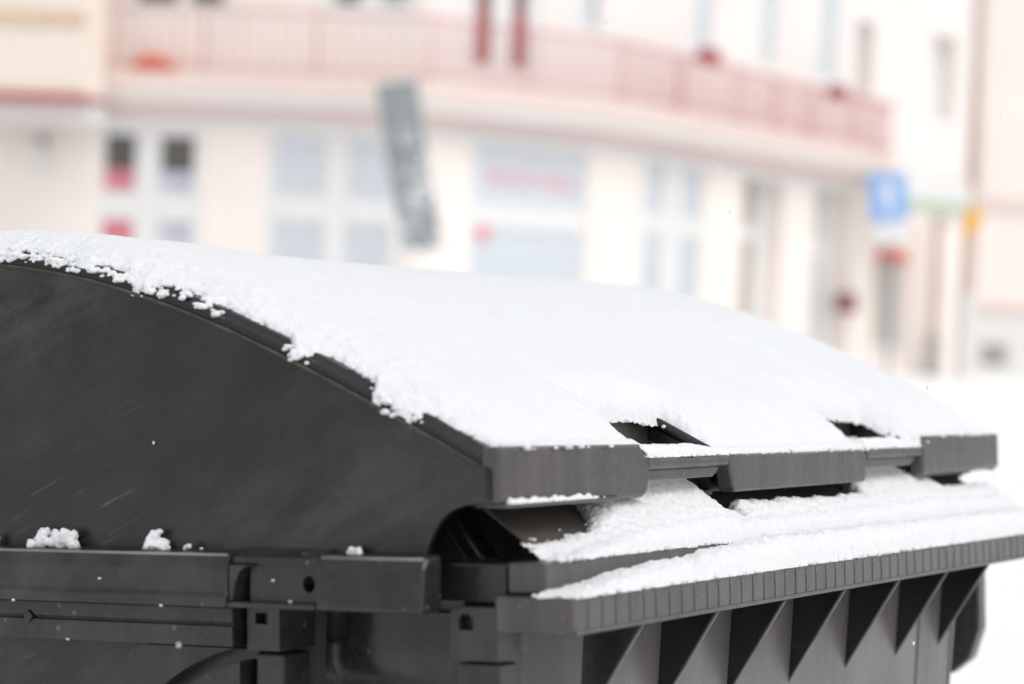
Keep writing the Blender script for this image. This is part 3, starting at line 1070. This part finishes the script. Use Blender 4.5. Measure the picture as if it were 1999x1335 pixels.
rim = bp(box('rim', 0.0, 1.30, -0.068, 0.006, -0.107, -0.077, 'lip', None, 0.0028, 2))
bp(box('rim_edge', 0.004, 1.296, -0.0695, -0.0662, -0.1078, -0.1035, 'lip', None, 0.001), rim)
ribm = None
for k in range(49):
    x = 0.028 + k * 0.0258 + random.uniform(-.001, .001)
    if ribm is None:
        o = bp(prism('rim_rib', [(-0.0009, -0.1035), (0.0009, -0.1035), (0.0016, -0.090), (0.0008, -0.0795), (-0.0010, -0.0795), (-0.0004, -0.092)], 'y', -0.0687, -0.0675, 'lip', None, 0.0004), rim)
        ribm = o.data
    else:
        o = bpy.data.objects.new('rim_rib', ribm)
        COL.objects.link(o)
        o.parent = rim
    sx_ = random.choice((0.7, 1.0, 1.0, 1.5))
    o.scale = (sx_, 1.0, 1.0)
    o.location = (x - BASE[0] * (1 - sx_), 0, 0)
ledge = bp(box('ledge', 0.018, 1.285, -0.034, 0.004, -0.0765, -0.0495, 'lip', None, 0.003, 3))
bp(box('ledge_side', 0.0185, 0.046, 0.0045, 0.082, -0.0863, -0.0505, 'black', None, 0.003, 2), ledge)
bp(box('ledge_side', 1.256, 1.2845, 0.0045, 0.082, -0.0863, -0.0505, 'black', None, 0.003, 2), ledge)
# sloping inner plate under the lip
bp(prism('inner_plate', [(-0.017, -0.0490), (-0.014, -0.0495), (0.105, 0.034), (0.103, 0.0375)], 'x', 0.052, 1.25, 'inner', None, 0.0008))
# arm behind the cut-out of the side panel
bp(prism('lid_arm', [(0.046, -0.0500), (0.066, -0.0500), (0.108, 0.006), (0.088, 0.006)], 'x', 0.052, 0.082, 'black', None, 0.003), None)

bp(prism('void_panel', [(-0.012, -0.085), (1.15, -0.085), (1.15, 0.02), (0.60, 0.19), (0.20, 0.09), (0.12, 0.045), (0.103, 0.029), (-0.012, -0.0545)], 'x', 0.125, 0.129, 'black', None))  # added black sheet standing in for the dark void under the lid
bp(box('void_strip', 0.052, 1.25, 0.1055, 0.109, 0.028, 0.062, 'black', None))  # added black strip, closes the gap so the interior looks dark
GXS = [0.137, 0.292, 0.449, 0.605, 0.762, 0.917, 1.062]
gm = ge = None
for x in GXS:
    if gm is None:
        o = bp(prism('gusset', [(-0.0645, -0.1072), (-0.002, -0.1072), (0.004, -0.212)], 'x', -0.002, 0.002, 'black', None, 0.0012, 1))  # same plastic as the wall; its shade is put into the darker colour
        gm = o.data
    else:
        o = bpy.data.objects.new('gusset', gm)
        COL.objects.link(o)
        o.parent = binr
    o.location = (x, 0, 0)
    if ge is None:
        e_ = bp(tube('gusset_glint', [(0, -0.0642, -0.1085), (0, 0.0035, -0.2105)], 0.0013, 'edge', None, 6), o)  # pale strip painted for light caught on the sloping edge
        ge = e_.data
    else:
        e_ = bpy.data.objects.new('gusset_glint', ge)
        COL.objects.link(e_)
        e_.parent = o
# upright ribs of the front wall
for x in (0.99, 1.106):
    bp(prism('wall_rib', [(-0.010, -0.108), (-0.003, -0.108), (0.042, -0.62), (0.035, -0.62)], 'x', x - 0.004, x + 0.004, 'lip', None, 0.002))
# corner posts with slots
slot = [(0.0265, -0.106), (0.0405, -0.106), (0.0405, -0.0965), (0.0375, -0.0925), (0.031, -0.0925), (0.0265, -0.0965)]
bp(holed_plate('corner_post', 0.0, 0.038, 0.003, 0.0485, -0.1315, -0.0868, [slot], 'flange', None))
bp(box('post_back', 0.010, 0.036, 0.005, 0.046, -0.130, -0.088, 'black', None))
bp(prism('corner_bracket', [(0.004, -0.60), (0.036, -0.60), (0.044, -0.134), (0.004, -0.134)], 'x', 0.004, 0.034, 'flange', None, 0.002))
slot = [(0.2385, -0.108), (0.2515, -0.108), (0.2515, -0.098), (0.2385, -0.098)]
bp(holed_plate('hinge_post', 0.0, 0.056, 0.2255, 0.2605, -0.1315, -0.0922, [slot], 'flange', None))
bp(box('post_back', 0.014, 0.05, 0.228, 0.259, -0.130, -0.094, 'inner', None))
bp(prism('hinge_bracket', [(0.236, -0.60), (0.262, -0.60), (0.256, -0.134), (0.226, -0.134), (0.2265, -0.158)], 'x', 0.006, 0.05, 'flange', None, 0.003))
bp(prism('end_post', [(0.02, -0.1072), (0.02, -0.205), (0.034, -0.245), (0.06, -0.265), (0.13, -0.265), (0.13, -0.1072)], 'x', 1.272, 1.300, 'lip', None, 0.003))
# trim along the side under the flange, and the panel below it
bp(prism('side_trim', [(-0.012, -0.0935), (0.02, -0.0935), (0.02, -0.128), (-0.012, -0.128), (-0.012, -0.110), (-0.0095, -0.109), (-0.0095, -0.1075), (-0.012, -0.1065)], 'y', 0.268, 1.18, 'flange', None, 0.0008))
bp(prism('trim_boss', [(0.496, -0.1075), (0.502, -0.1015), (0.508, -0.1075), (0.502, -0.114)], 'x', -0.0145, -0.0118, 'flange', None, 0.001))
bp(box('side_wall', 0.024, 0.030, 0.264, 1.18, -0.9, -0.1285, 'side', None, 0.001))
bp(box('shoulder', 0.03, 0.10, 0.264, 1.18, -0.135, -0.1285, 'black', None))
cy_, cz_ = 0.232, -0.318
arc = np.linspace(math.radians(18), math.radians(88), 24)
ring = [(cy_ + 0.256 * math.cos(t), cz_ + 0.235 * math.sin(t)) for t in arc] + [(cy_ + 0.202 * math.cos(t), cz_ + 0.192 * math.sin(t)) for t in arc[::-1]]
ring = [(max(y, 0.266), min(z, -0.131)) for y, z in ring]
bp(prism('arch_rib', ring, 'x', 0.004, 0.0235, 'flange', None, 0.0), None)
disc = [(cy_ + 0.180 * math.cos(t), cz_ + 0.178 * math.sin(t)) for t in np.linspace(math.radians(-60), math.radians(84), 30)] + [(0.266, -0.45)]
disc = [(max(y, 0.266), min(z, -0.136)) for y, z in disc]
bp(prism('arch_plate', disc, 'x', -0.004, 0.0235, 'flange', None, 0.0), None)
# rounded bulge of the body seen between the posts
bm = bmesh.new()
pr = [(0.100, 0.060), (0.094, 0.085), (0.080, 0.120), (0.072, 0.160), (0.074, 0.200), (0.086, 0.228), (0.100, 0.245)]
nb = 10
zs_ = np.linspace(-0.10, -0.175, nb)
rows = []
for k, z in enumerate(zs_):
    q = max(0.0, (k - 5) / 4.0)
    rows.append([bm.verts.new((x + (0.102 - x) * q ** 2, y, z)) for x, y in pr])
for a, b in zip(rows, rows[1:]):
    for i in range(len(pr) - 1):
        bm.faces.new((a[i], a[i + 1], b[i + 1], b[i]))
bp(bm_obj('side_bulge', bm, 'flange', None, True))
# castors
for x in (0.26, 1.0):
    for y in (0.2, 1.0):
        w = bp(prism('wheel', [(y + 0.1 * math.cos(t), -1.12 + 0.1 * math.sin(t)) for t in np.linspace(0, 2 * math.pi, 24, endpoint=False)], 'x', x - 0.02, x + 0.02, 'rubber', None, 0.004))
        bp(box('fork', x - 0.035, x + 0.035, y - 0.03, y + 0.03, -1.10, -1.018, 'steel', None, 0.004), w)

# ================================================================== SNOW ON THE CONTAINER


def melt(o, vox):
    """fuse overlapping lumps into one soft crumbly body"""
    r = o.modifiers.new('fuse', 'REMESH')
    r.mode = 'VOXEL'
    r.voxel_size = vox
    r.use_smooth_shade = True
    sm = o.modifiers.new('soften', 'SMOOTH')
    sm.factor = 0.5
    sm.iterations = 2


def crumbs(bm_v, bm_f, pts, seed):
    """small lumps joined to a snow body: pts (x,y,z,r)"""
    b2 = bmesh.new()
    bmesh.ops.create_icosphere(b2, subdivisions=2, radius=1.0)
    ico = np.array([v.co[:] for v in b2.verts])
    fcs = [[v.index for v in f.verts] for f in b2.faces]
    b2.free()
    off_ = sum(len(a) for a in bm_v)
    r_ = np.random.default_rng(seed)
    for (x, y, z, r) in pts:
        o3 = r_.uniform(0, 99, 3)
        s = 1 + 0.75 * pn(ico[:, 0] * 1.7 + o3[0], ico[:, 1] * 1.7 + o3[1], ico[:, 2] * 1.7 + o3[2], seed) + 0.12 * r_.standard_normal(len(ico)).clip(-1, 1)
        c = ico * s[:, None] * r * np.array([1.1, 1.1, 0.7]) + np.array([x, y, z])
        bm_v.append(c)
        bm_f.extend([[off_ + i for i in f] for f in fcs])
        off_ += len(ico)


def snow(name, label, x0_, x1_, dx, y0_, y1_, dy, base, thick, seed, rough=1.0, extra=None, edge_crumbs=0, crumb_r=(0.0012, 0.0035)):
    nx = int((x1_ - x0_) / dx) + 1
    ny = int((y1_ - y0_) / dy) + 1
    X, Y = np.meshgrid(np.linspace(x0_, x1_, nx), np.linspace(y0_, y1_, ny))
    t = thick(X, Y)
    b = base(X, Y)
    Q = X * 0 + seed * 3.17
    k = np.clip(t / 0.006, 0, 1)
    Zn = b + np.maximum(t, 0)
    lump = (0.0016 * pn(X * 70, Y * 70, Zn * 70 + Q, seed) + 0.0014 * pn(X * 160, Y * 160, Zn * 160 + Q, seed + 1) + 0.0010 * pn(X * 340, Y * 340, Zn * 340 + Q, seed + 2)) * rough
    if name == 'lid_snow':                              # settled smooth away from the edges
        lump = lump * (0.42 + 0.58 * np.clip(1.25 - t / 0.022, 0, 1))
    Zs = b + np.where(t > 0, t + lump * k, np.maximum(t, -0.0025))
    kx = np.clip((t + 0.002) / 0.004, 0, 1)
    Xd = X + kx * rough * (0.0018 * pn(X * 110, Y * 110, Zs * 110 + 7, seed + 4) + 0.0011 * pn(X * 260, Y * 260, Zs * 260 + 7, seed + 5))
    Yd = Y + kx * rough * (0.0018 * pn(X * 110, Y * 110, Zs * 110 + 19, seed + 6) + 0.0011 * pn(X * 260, Y * 260, Zs * 260 + 19, seed + 7))
    V = np.stack([Xd, Yd, Zs], -1).reshape(-1, 3)
    pos = t > 0
    q = pos[:-1, :-1] | pos[1:, :-1] | pos[:-1, 1:] | pos[1:, 1:]
    jj, ii = np.nonzero(q)
    F = np.stack([jj * nx + ii, jj * nx + ii + 1, (jj + 1) * nx + ii + 1, (jj + 1) * nx + ii], -1)
    used = np.unique(F)
    remap = -np.ones(len(V), np.int64)
    remap[used] = np.arange(len(used))
    V = V[used]
    F = remap[F]
    vl, fl = [V], F.tolist()
    if edge_crumbs:
        # lumps sitting just outside the ragged edge
        eg = (t > -0.0022) & (t < 0.004)
        ej, ei = np.nonzero(eg)
        r_ = np.random.default_rng(seed + 50)
        if len(ej):
            pick = r_.integers(0, len(ej), edge_crumbs)
            pts = []
            for p in pick:
                j, i = ej[p], ei[p]
                r = crumb_r[0] + (crumb_r[1] - crumb_r[0]) * r_.random() ** 2
                jx, jy = r_.normal(0, 0.003, 2)
                pts.append((X[j, i] + jx, Y[j, i] + jy, float(base(np.array(X[j, i] + jx), np.array(Y[j, i] + jy))) + r * 0.6, r))
            crumbs(vl, fl, pts, seed)
    if extra:
        crumbs(vl, fl, extra, seed + 9)
    V = np.concatenate(vl)
    me = bpy.data.meshes.new(name)
    me.from_pydata(V.tolist(), [], fl)
    me.materials.append(M['snow'])
    me.shade_smooth()
    o = bpy.data.objects.new(name, me)
    COL.objects.link(o)
    o.matrix_world = T_BIN
    tag(o, label, 'snow', 'snow lying on the container', 'stuff')
    return o


def rag(X, Y, s, a=1.0):
    Q = X * 0 + s * 1.7
    return a * (0.010 * pn(X * 22, Y * 22, Q, s) + 0.007 * pn(X * 60, Y * 60, Q, s + 1) + 0.0060 * pn(X * 140, Y * 140, Q, s + 2) + 0.0040 * pn(X * 300, Y * 300, Q, s + 3))


def rnd(d, w):
    q = np.clip(d / w, 0, 1)
    return np.sqrt(np.clip(1 - (1 - q) ** 2, 0, 1))


def par(d, w, k=0.12, we=0.006):
    q = np.clip(d / w, 0, 1)
    return k * rnd(d, we) + (1 - k) * q * (2 - q)


def sd_rect(X, Y, a, b, c, d):
    """signed distance outside a rectangle (positive outside)"""
    dx = np.maximum(a - X, X - b)
    dy = np.maximum(c - Y, Y - d)
    return np.hypot(np.maximum(dx, 0), np.maximum(dy, 0)) + np.minimum(np.maximum(dx, dy), 0)


def lid_thick(X, Y):
    # left edge with tongues reaching down to the seam
    e = 0.024 + 0.007 * pn(Y * 9, Y * 0, Y * 0 + 2.2, 31)
    r = rag(X, Y, 41)
    et = e.copy()
    for yc_, wd, am in ((0.098, 0.020, 0.017), (0.125, 0.010, 0.010), (0.207, 0.013, 0.016), (0.312, 0.006, 0.010), (0.385, 0.022, 0.018), (0.455, 0.016, 0.014), (0.505, 0.02, 0.012), (0.56, 0.02, 0.016)):
        et = et - 1.35 * am * np.exp(-((Y - yc_) / wd) ** 2)
    dl = (X - e) + r * 0.5
    dt = (X - et) + r * 0.8
    dr = (1.293 - X) + 0.3 * r
    df = (Y - 0.0035) + 0.35 * r
    d1 = sd_rect(X, Y, G1[0] + 0.004, G1[1] + 0.002, -0.05, 0.0865 - 0.012 * sstep(X, 0.40, 0.47)) + 0.4 * r
    d2 = sd_rect(X, Y, G2[0] + 0.004, G2[1] - 0.006, -0.05, 0.0845 - 0.012 * sstep(X, 0.95, 1.02)) + 0.4 * r
    H = 0.0245 + 0.0065 * sstep(X, 0.26, 0.33) * sstep(1.30 - X, 0.26, 0.33)
    H = H + 0.0035 * pn(X * 3.1, Y * 3.1, X * 0 + 5, 61) + 0.0015 * pn(X * 9, Y * 9, X * 0 + 5, 62)
    w = 0.030
    dmin = np.minimum.reduce([dt, dr, df, d1, d2])
    prof = par(dl, 0.065) * par(dr, 0.035) * par(df, 0.085) * par(d1, 0.045, 0.34, 0.012) * par(d2, 0.045, 0.34, 0.012)
    prof = np.maximum(prof, 0.26 * rnd(dmin, 0.006))
    return np.where(dmin > 0, H * prof, dmin * 0.6)


snow('lid_snow', 'thick white snow layer covering the domed lid', -0.001, 1.299, 0.0022, 0.001, 0.94, 0.0022, lambda X, Y: zdome(np.clip(X, 0, 1.3), Y), lid_thick, 3,
     edge_crumbs=420, crumb_r=(0.0010, 0.0036))

# crumbs strewn over the rim band at the far left of the seam
r_ = np.random.default_rng(5)
ex = []
for k in range(330):
    y = 0.30 + 0.34 * r_.random() ** 0.8
    x = 0.0005 + 0.020 * r_.random()
    cl = math.sin(y * 70) + math.sin(y * 163 + 1)
    if cl < -0.2 and r_.random() < 0.8:
        continue
    r = 0.0016 + 0.0040 * r_.random() ** 2
    ex.append((x, y, float(zdome(np.array(x), np.array(y))) + 0.5 * r, r))
for (y, n, sp_) in ((0.40, 26, 0.010), (0.372, 20, 0.008), (0.317, 7, 0.003), (0.296, 3, 0.0015), (0.103, 30, 0.009), (0.205, 18, 0.006), (0.478, 26, 0.010), (0.53, 30, 0.012), (0.437, 10, 0.004)):
    for k in range(n):
        yy_ = y + r_.normal(0, sp_)
        x = abs(r_.normal(0.004, 0.004))
        r = 0.0014 + 0.0036 * r_.random() ** 2
        ex.append((x, yy_, float(zdome(np.array(x), np.array(yy_))) + 0.4 * r, r))
vl, fl = [], []
crumbs(vl, fl, ex, 77)
me = bpy.data.meshes.new('snow_crumbs')
me.from_pydata(np.concatenate(vl).tolist(), [], fl)
me.materials.append(M['snow'])
me.shade_smooth()
o = bpy.data.objects.new('snow_crumbs', me)
melt(o, 0.0009)
COL.objects.link(o)
o.matrix_world = T_BIN
tag(o, 'loose snow crumbs strewn along the curved rim band of the lid', 'snow', 'snow lying on the container', 'stuff')

# rim snow
def rim_thick(X, Y):
    r = rag(X, Y, 71)
    H = 0.005 + 0.011 * sstep(X, 0.01, 0.17) + 0.0135 * sstep(X, 0.16, 0.46) + 0.003 * pn(X * 14, Y * 14, X * 0, 73) + 0.0025 * pn(X * 45, Y * 45, X * 0, 74)
    d = np.minimum.reduce([(Y + 0.0665) + 0.10 * r, (X - 0.002 - 0.006 * sstep(Y, -0.03, -0.068)) + 0.4 * r, (1.293 - X) + 0.2 * r])
    return np.where(d > 0, H * rnd(d, 0.020), d * 0.6)


snow('rim_snow', 'long snow strip lying on the outer front rim', -0.002, 1.298, 0.0017, -0.069, -0.0335, 0.0014, lambda X, Y: X * 0 - 0.0770, rim_thick, 13, edge_crumbs=160, crumb_r=(0.001, 0.0026), rough=1.5)


# ledge and plate snow
def plate_z(X, Y):
    return np.maximum(-0.0495, -0.0490 + 0.720 * (Y + 0.0155))


def ledge_thick(X, Y):
    r = rag(X, Y, 81)
    yb = 0.002 + 0.016 * sstep(X, 0.10, 0.3) - 0.004 * sstep(X, 0.5, 0.7)
    # drifts that fell through the two handle gaps
    m1 = sstep(X, 0.17, 0.27) * (1 - sstep(X, 0.415, 0.445))
    m2 = sstep(X, 0.82, 0.90) * (1 - sstep(X, 1.02, 1.10))
    yb = yb + 0.085 * m1 + 0.085 * m2
    # bare bite right of the first drift
    yb = yb - 0.018 * np.exp(-((X - 0.470) / 0.018) ** 2)
    H = 0.004 + 0.014 * sstep(X, 0.04, 0.22) + 0.004 * sstep(X, 0.2, 0.5) + 0.006 * m1 + 0.003 * m2 + 0.002 * pn(X * 12, Y * 12, X * 0, 83)
    d = np.minimum.reduce([(Y + 0.0325) + 0.12 * r, (X - 0.048) + 0.4 * r, (1.275 - X) + 0.3 * r, (yb - Y) + 0.55 * r])
    return np.where(d > 0, H * rnd(d, 0.022), d * 0.6)


snow('ledge_snow', 'snow on the inner ledge with two drifts under the handle gaps', 0.03, 1.28, 0.0017, -0.0345, 0.104, 0.0016, plate_z, ledge_thick, 23, edge_crumbs=220, crumb_r=(0.001, 0.0026), rough=1.5)


# handle bars
for (g0, g1), nm, sd_ in ((G1, 'near', 91), (G2, 'far', 95)):
    def bar_thick(X, Y, g0=g0, g1=g1, sd_=sd_):
        r = rag(X, Y, sd_)
        d = np.minimum.reduce([(Y - 0.003) + 0.25 * r, (X - g0 + 0.004) + 0.3 * r, (g1 + 0.012 - X) + 0.3 * r, (0.0225 - Y) + 0.2 * r])
        H = 0.012 - 0.005 * sstep(X, g0 + 0.09, g1)
        return np.where(d > 0, H * rnd(d, 0.008), d * 0.6)
    snow('bar_snow', 'thin snow on the handle bar at the %s gap of the lid' % ('nearer' if nm == 'near' else 'farther'), g0 - 0.01, g1 + 0.014, 0.0012, 0.0005, 0.0235, 0.0010, lambda X, Y: X * 0 + 0.0343, bar_thick, sd_, edge_crumbs=50, crumb_r=(0.0007, 0.0018), rough=0.8)


def foot_thick(X, Y):
    r = rag(X, Y, 99)
    d = np.minimum.reduce([(Y + 0.0046) + 0.15 * r, (X - 0.012) + 0.5 * r, (0.17 - X) + 1.2 * r, (0.001 - Y) + 0.0 * r])
    return np.where(d > 0, (0.0045 - 0.012 * np.clip(X - 0.05, 0, 0.2) + 0.004 * pn(X * 90, Y * 0, X * 0 + 1.5, 101)) * rnd(d, 0.004), d * 0.6)


snow('lip_snow', 'thin line of snow along the lower edge of the left front lip', 0.004, 0.262, 0.0011, -0.0065, 0.0005, 0.0007, lambda X, Y: X * 0 + 0.0002, foot_thick, 99, edge_crumbs=40, crumb_r=(0.0006, 0.0014), rough=0.6)


# single clumps on the side flange
def flange_z(x):
    return -0.0425 - 0.003 * 0 + (0.0)


CL = [('snow_clump', 'largest snow clump on the side flange, below the scuffed panel', 0.478, 0.0155, 11),
      ('snow_clump', 'round snow clump on the flange, second largest', 0.354, 0.0112, 23),
      ('snow_clump', 'pointed small snow clump on the flange at the photo edge', 0.549, 0.0075, 37),
      ('snow_clump', 'tiny snow lump on the flange beside the round clump', 0.318, 0.0042, 41),
      ('snow_clump', 'small lone snow lump on the flange near its front end', 0.138, 0.0062, 53)]
for nm, lab, y, s, sd_ in CL:
    r_ = np.random.default_rng(sd_)
    bm = bmesh.new()
    pts = []
    n = 26 if s > 0.01 else 7
    for k in range(n):
        a = r_.uniform(-1, 1)
        hgt_ = (1 - abs(a) ** 1.6)
        wv = 1.25 if s > 0.014 else 0.85
        pts.append((-0.010 + r_.normal(0, 0.22) * s, y + a * s * wv, -0.0425 + s * 1.35 * hgt_ * r_.random() ** 0.8 * (0.8 if s > 0.014 else 1.0), s * (0.20 + 0.2 * r_.random())))
    if sd_ == 11:
        for k in range(10):
            pts.append((-0.012 + r_.normal(0, 0.002), y - 0.026 + r_.normal(0, 0.005), -0.0425 + 0.012 * r_.random(), 0.004 + 0.002 * r_.random()))
    big = list(pts)
    for k in range(260 if s > 0.01 else 30):
        c = big[r_.integers(len(big))]
        dv = nrm(r_.standard_normal(3))
        rr_ = (0.0011 + 0.0016 * r_.random() ** 2) * (1 if s > 0.006 else 0.7)
        q = np.array(c[:3]) + dv * c[3] * 0.95
        if q[2] > -0.046:
            pts.append((*q, rr_))
    blob_cluster(bm, pts, sd_, 2, 0.34, 1.5)
    o = bm_obj(nm, bm, 'snow', None, True)
    melt(o, 0.0010 if s > 0.01 else 0.0007)
    o.matrix_world = T_BIN
    tag(o, lab, 'snow clump', 'snow clumps on the side flange')

# tiny crumbs on flange and trim
pts = []
for u_y, z in ((0.556, -0.043), (0.462, -0.047), (0.452, -0.0425), (0.300, -0.0425), (0.502, -0.0925), (0.455, -0.1285), (0.33, -0.0925), (0.40, -0.070), (0.20, -0.0865), (0.218, -0.0685)):
    x_ = -0.014 if z > -0.05 else (-0.034 if z > -0.095 else -0.013)
    if u_y < 0.24: x_ = -0.0195
    pts.append((x_, u_y, z + 0.001, 0.0015))
vl, fl = [], []
crumbs(vl, fl, pts, 5)
me = bpy.data.meshes.new('snow_specks')
me.from_pydata(np.concatenate(vl).tolist(), [], fl)
me.materials.append(M['snow'])
me.shade_smooth()
o = bpy.data.objects.new('snow_specks', me)
COL.objects.link(o)
o.matrix_world = T_BIN
tag(o, 'tiny snow specks dotted over the side flange and trim', 'snow', 'snow lying on the container', 'stuff')

# snow stuck on the leaning sign board
bm = bmesh.new()
r_ = np.random.default_rng(8)
pts = []
for k in range(46):
    z = r_.uniform(-hh * 0.97, hh * 0.40)
    x = r_.uniform(-hw * 0.3, hw * 0.9) if z > -hh * 0.6 else r_.uniform(-hw * 0.9, hw * 0.9)
    p = bd(x, z, 0.0)
    pts.append((*p, 0.03 + 0.035 * r_.random()))
for k in range(7):
    pts.append((*bd(r_.uniform(-hw * 0.5, hw * 0.7), hh + 0.0, 0.02), 0.05))
blob_cluster(bm, pts, 4, 1, 0.35)
o = bm_obj('board_snow', bm, 'snow', None, True)
tag(o, 'patches of snow stuck to the leaning grey sign board', 'snow', kind='stuff')

# falling flakes
r_ = np.random.default_rng(21)
vl, fl, pts = [], [], []
for k in range(42):
    d = 1.9 + 1.5 * r_.random()
    u, v = r_.uniform(-60, 2060), r_.uniform(-40, 1370)
    p = np.array([0, 0, ZC]) + ray(u, v) * d
    pts.append((p[0], p[1], p[2], 0.0007 + 0.0007 * r_.random()))
crumbs(vl, fl, pts, 6)
for a in vl:                                            # flakes hang slightly elongated
    c = a.mean(0)
    a[:, 2] = c[2] + (a[:, 2] - c[2]) * 2.2
me = bpy.data.meshes.new('falling_snow')
me.from_pydata(np.concatenate(vl).tolist(), [], fl)
me.materials.append(M['snow'])
o = bpy.data.objects.new('falling_snow', me)
COL.objects.link(o)
tag(o, 'sparse small snowflakes falling in front of the container', 'snowflakes', kind='stuff')
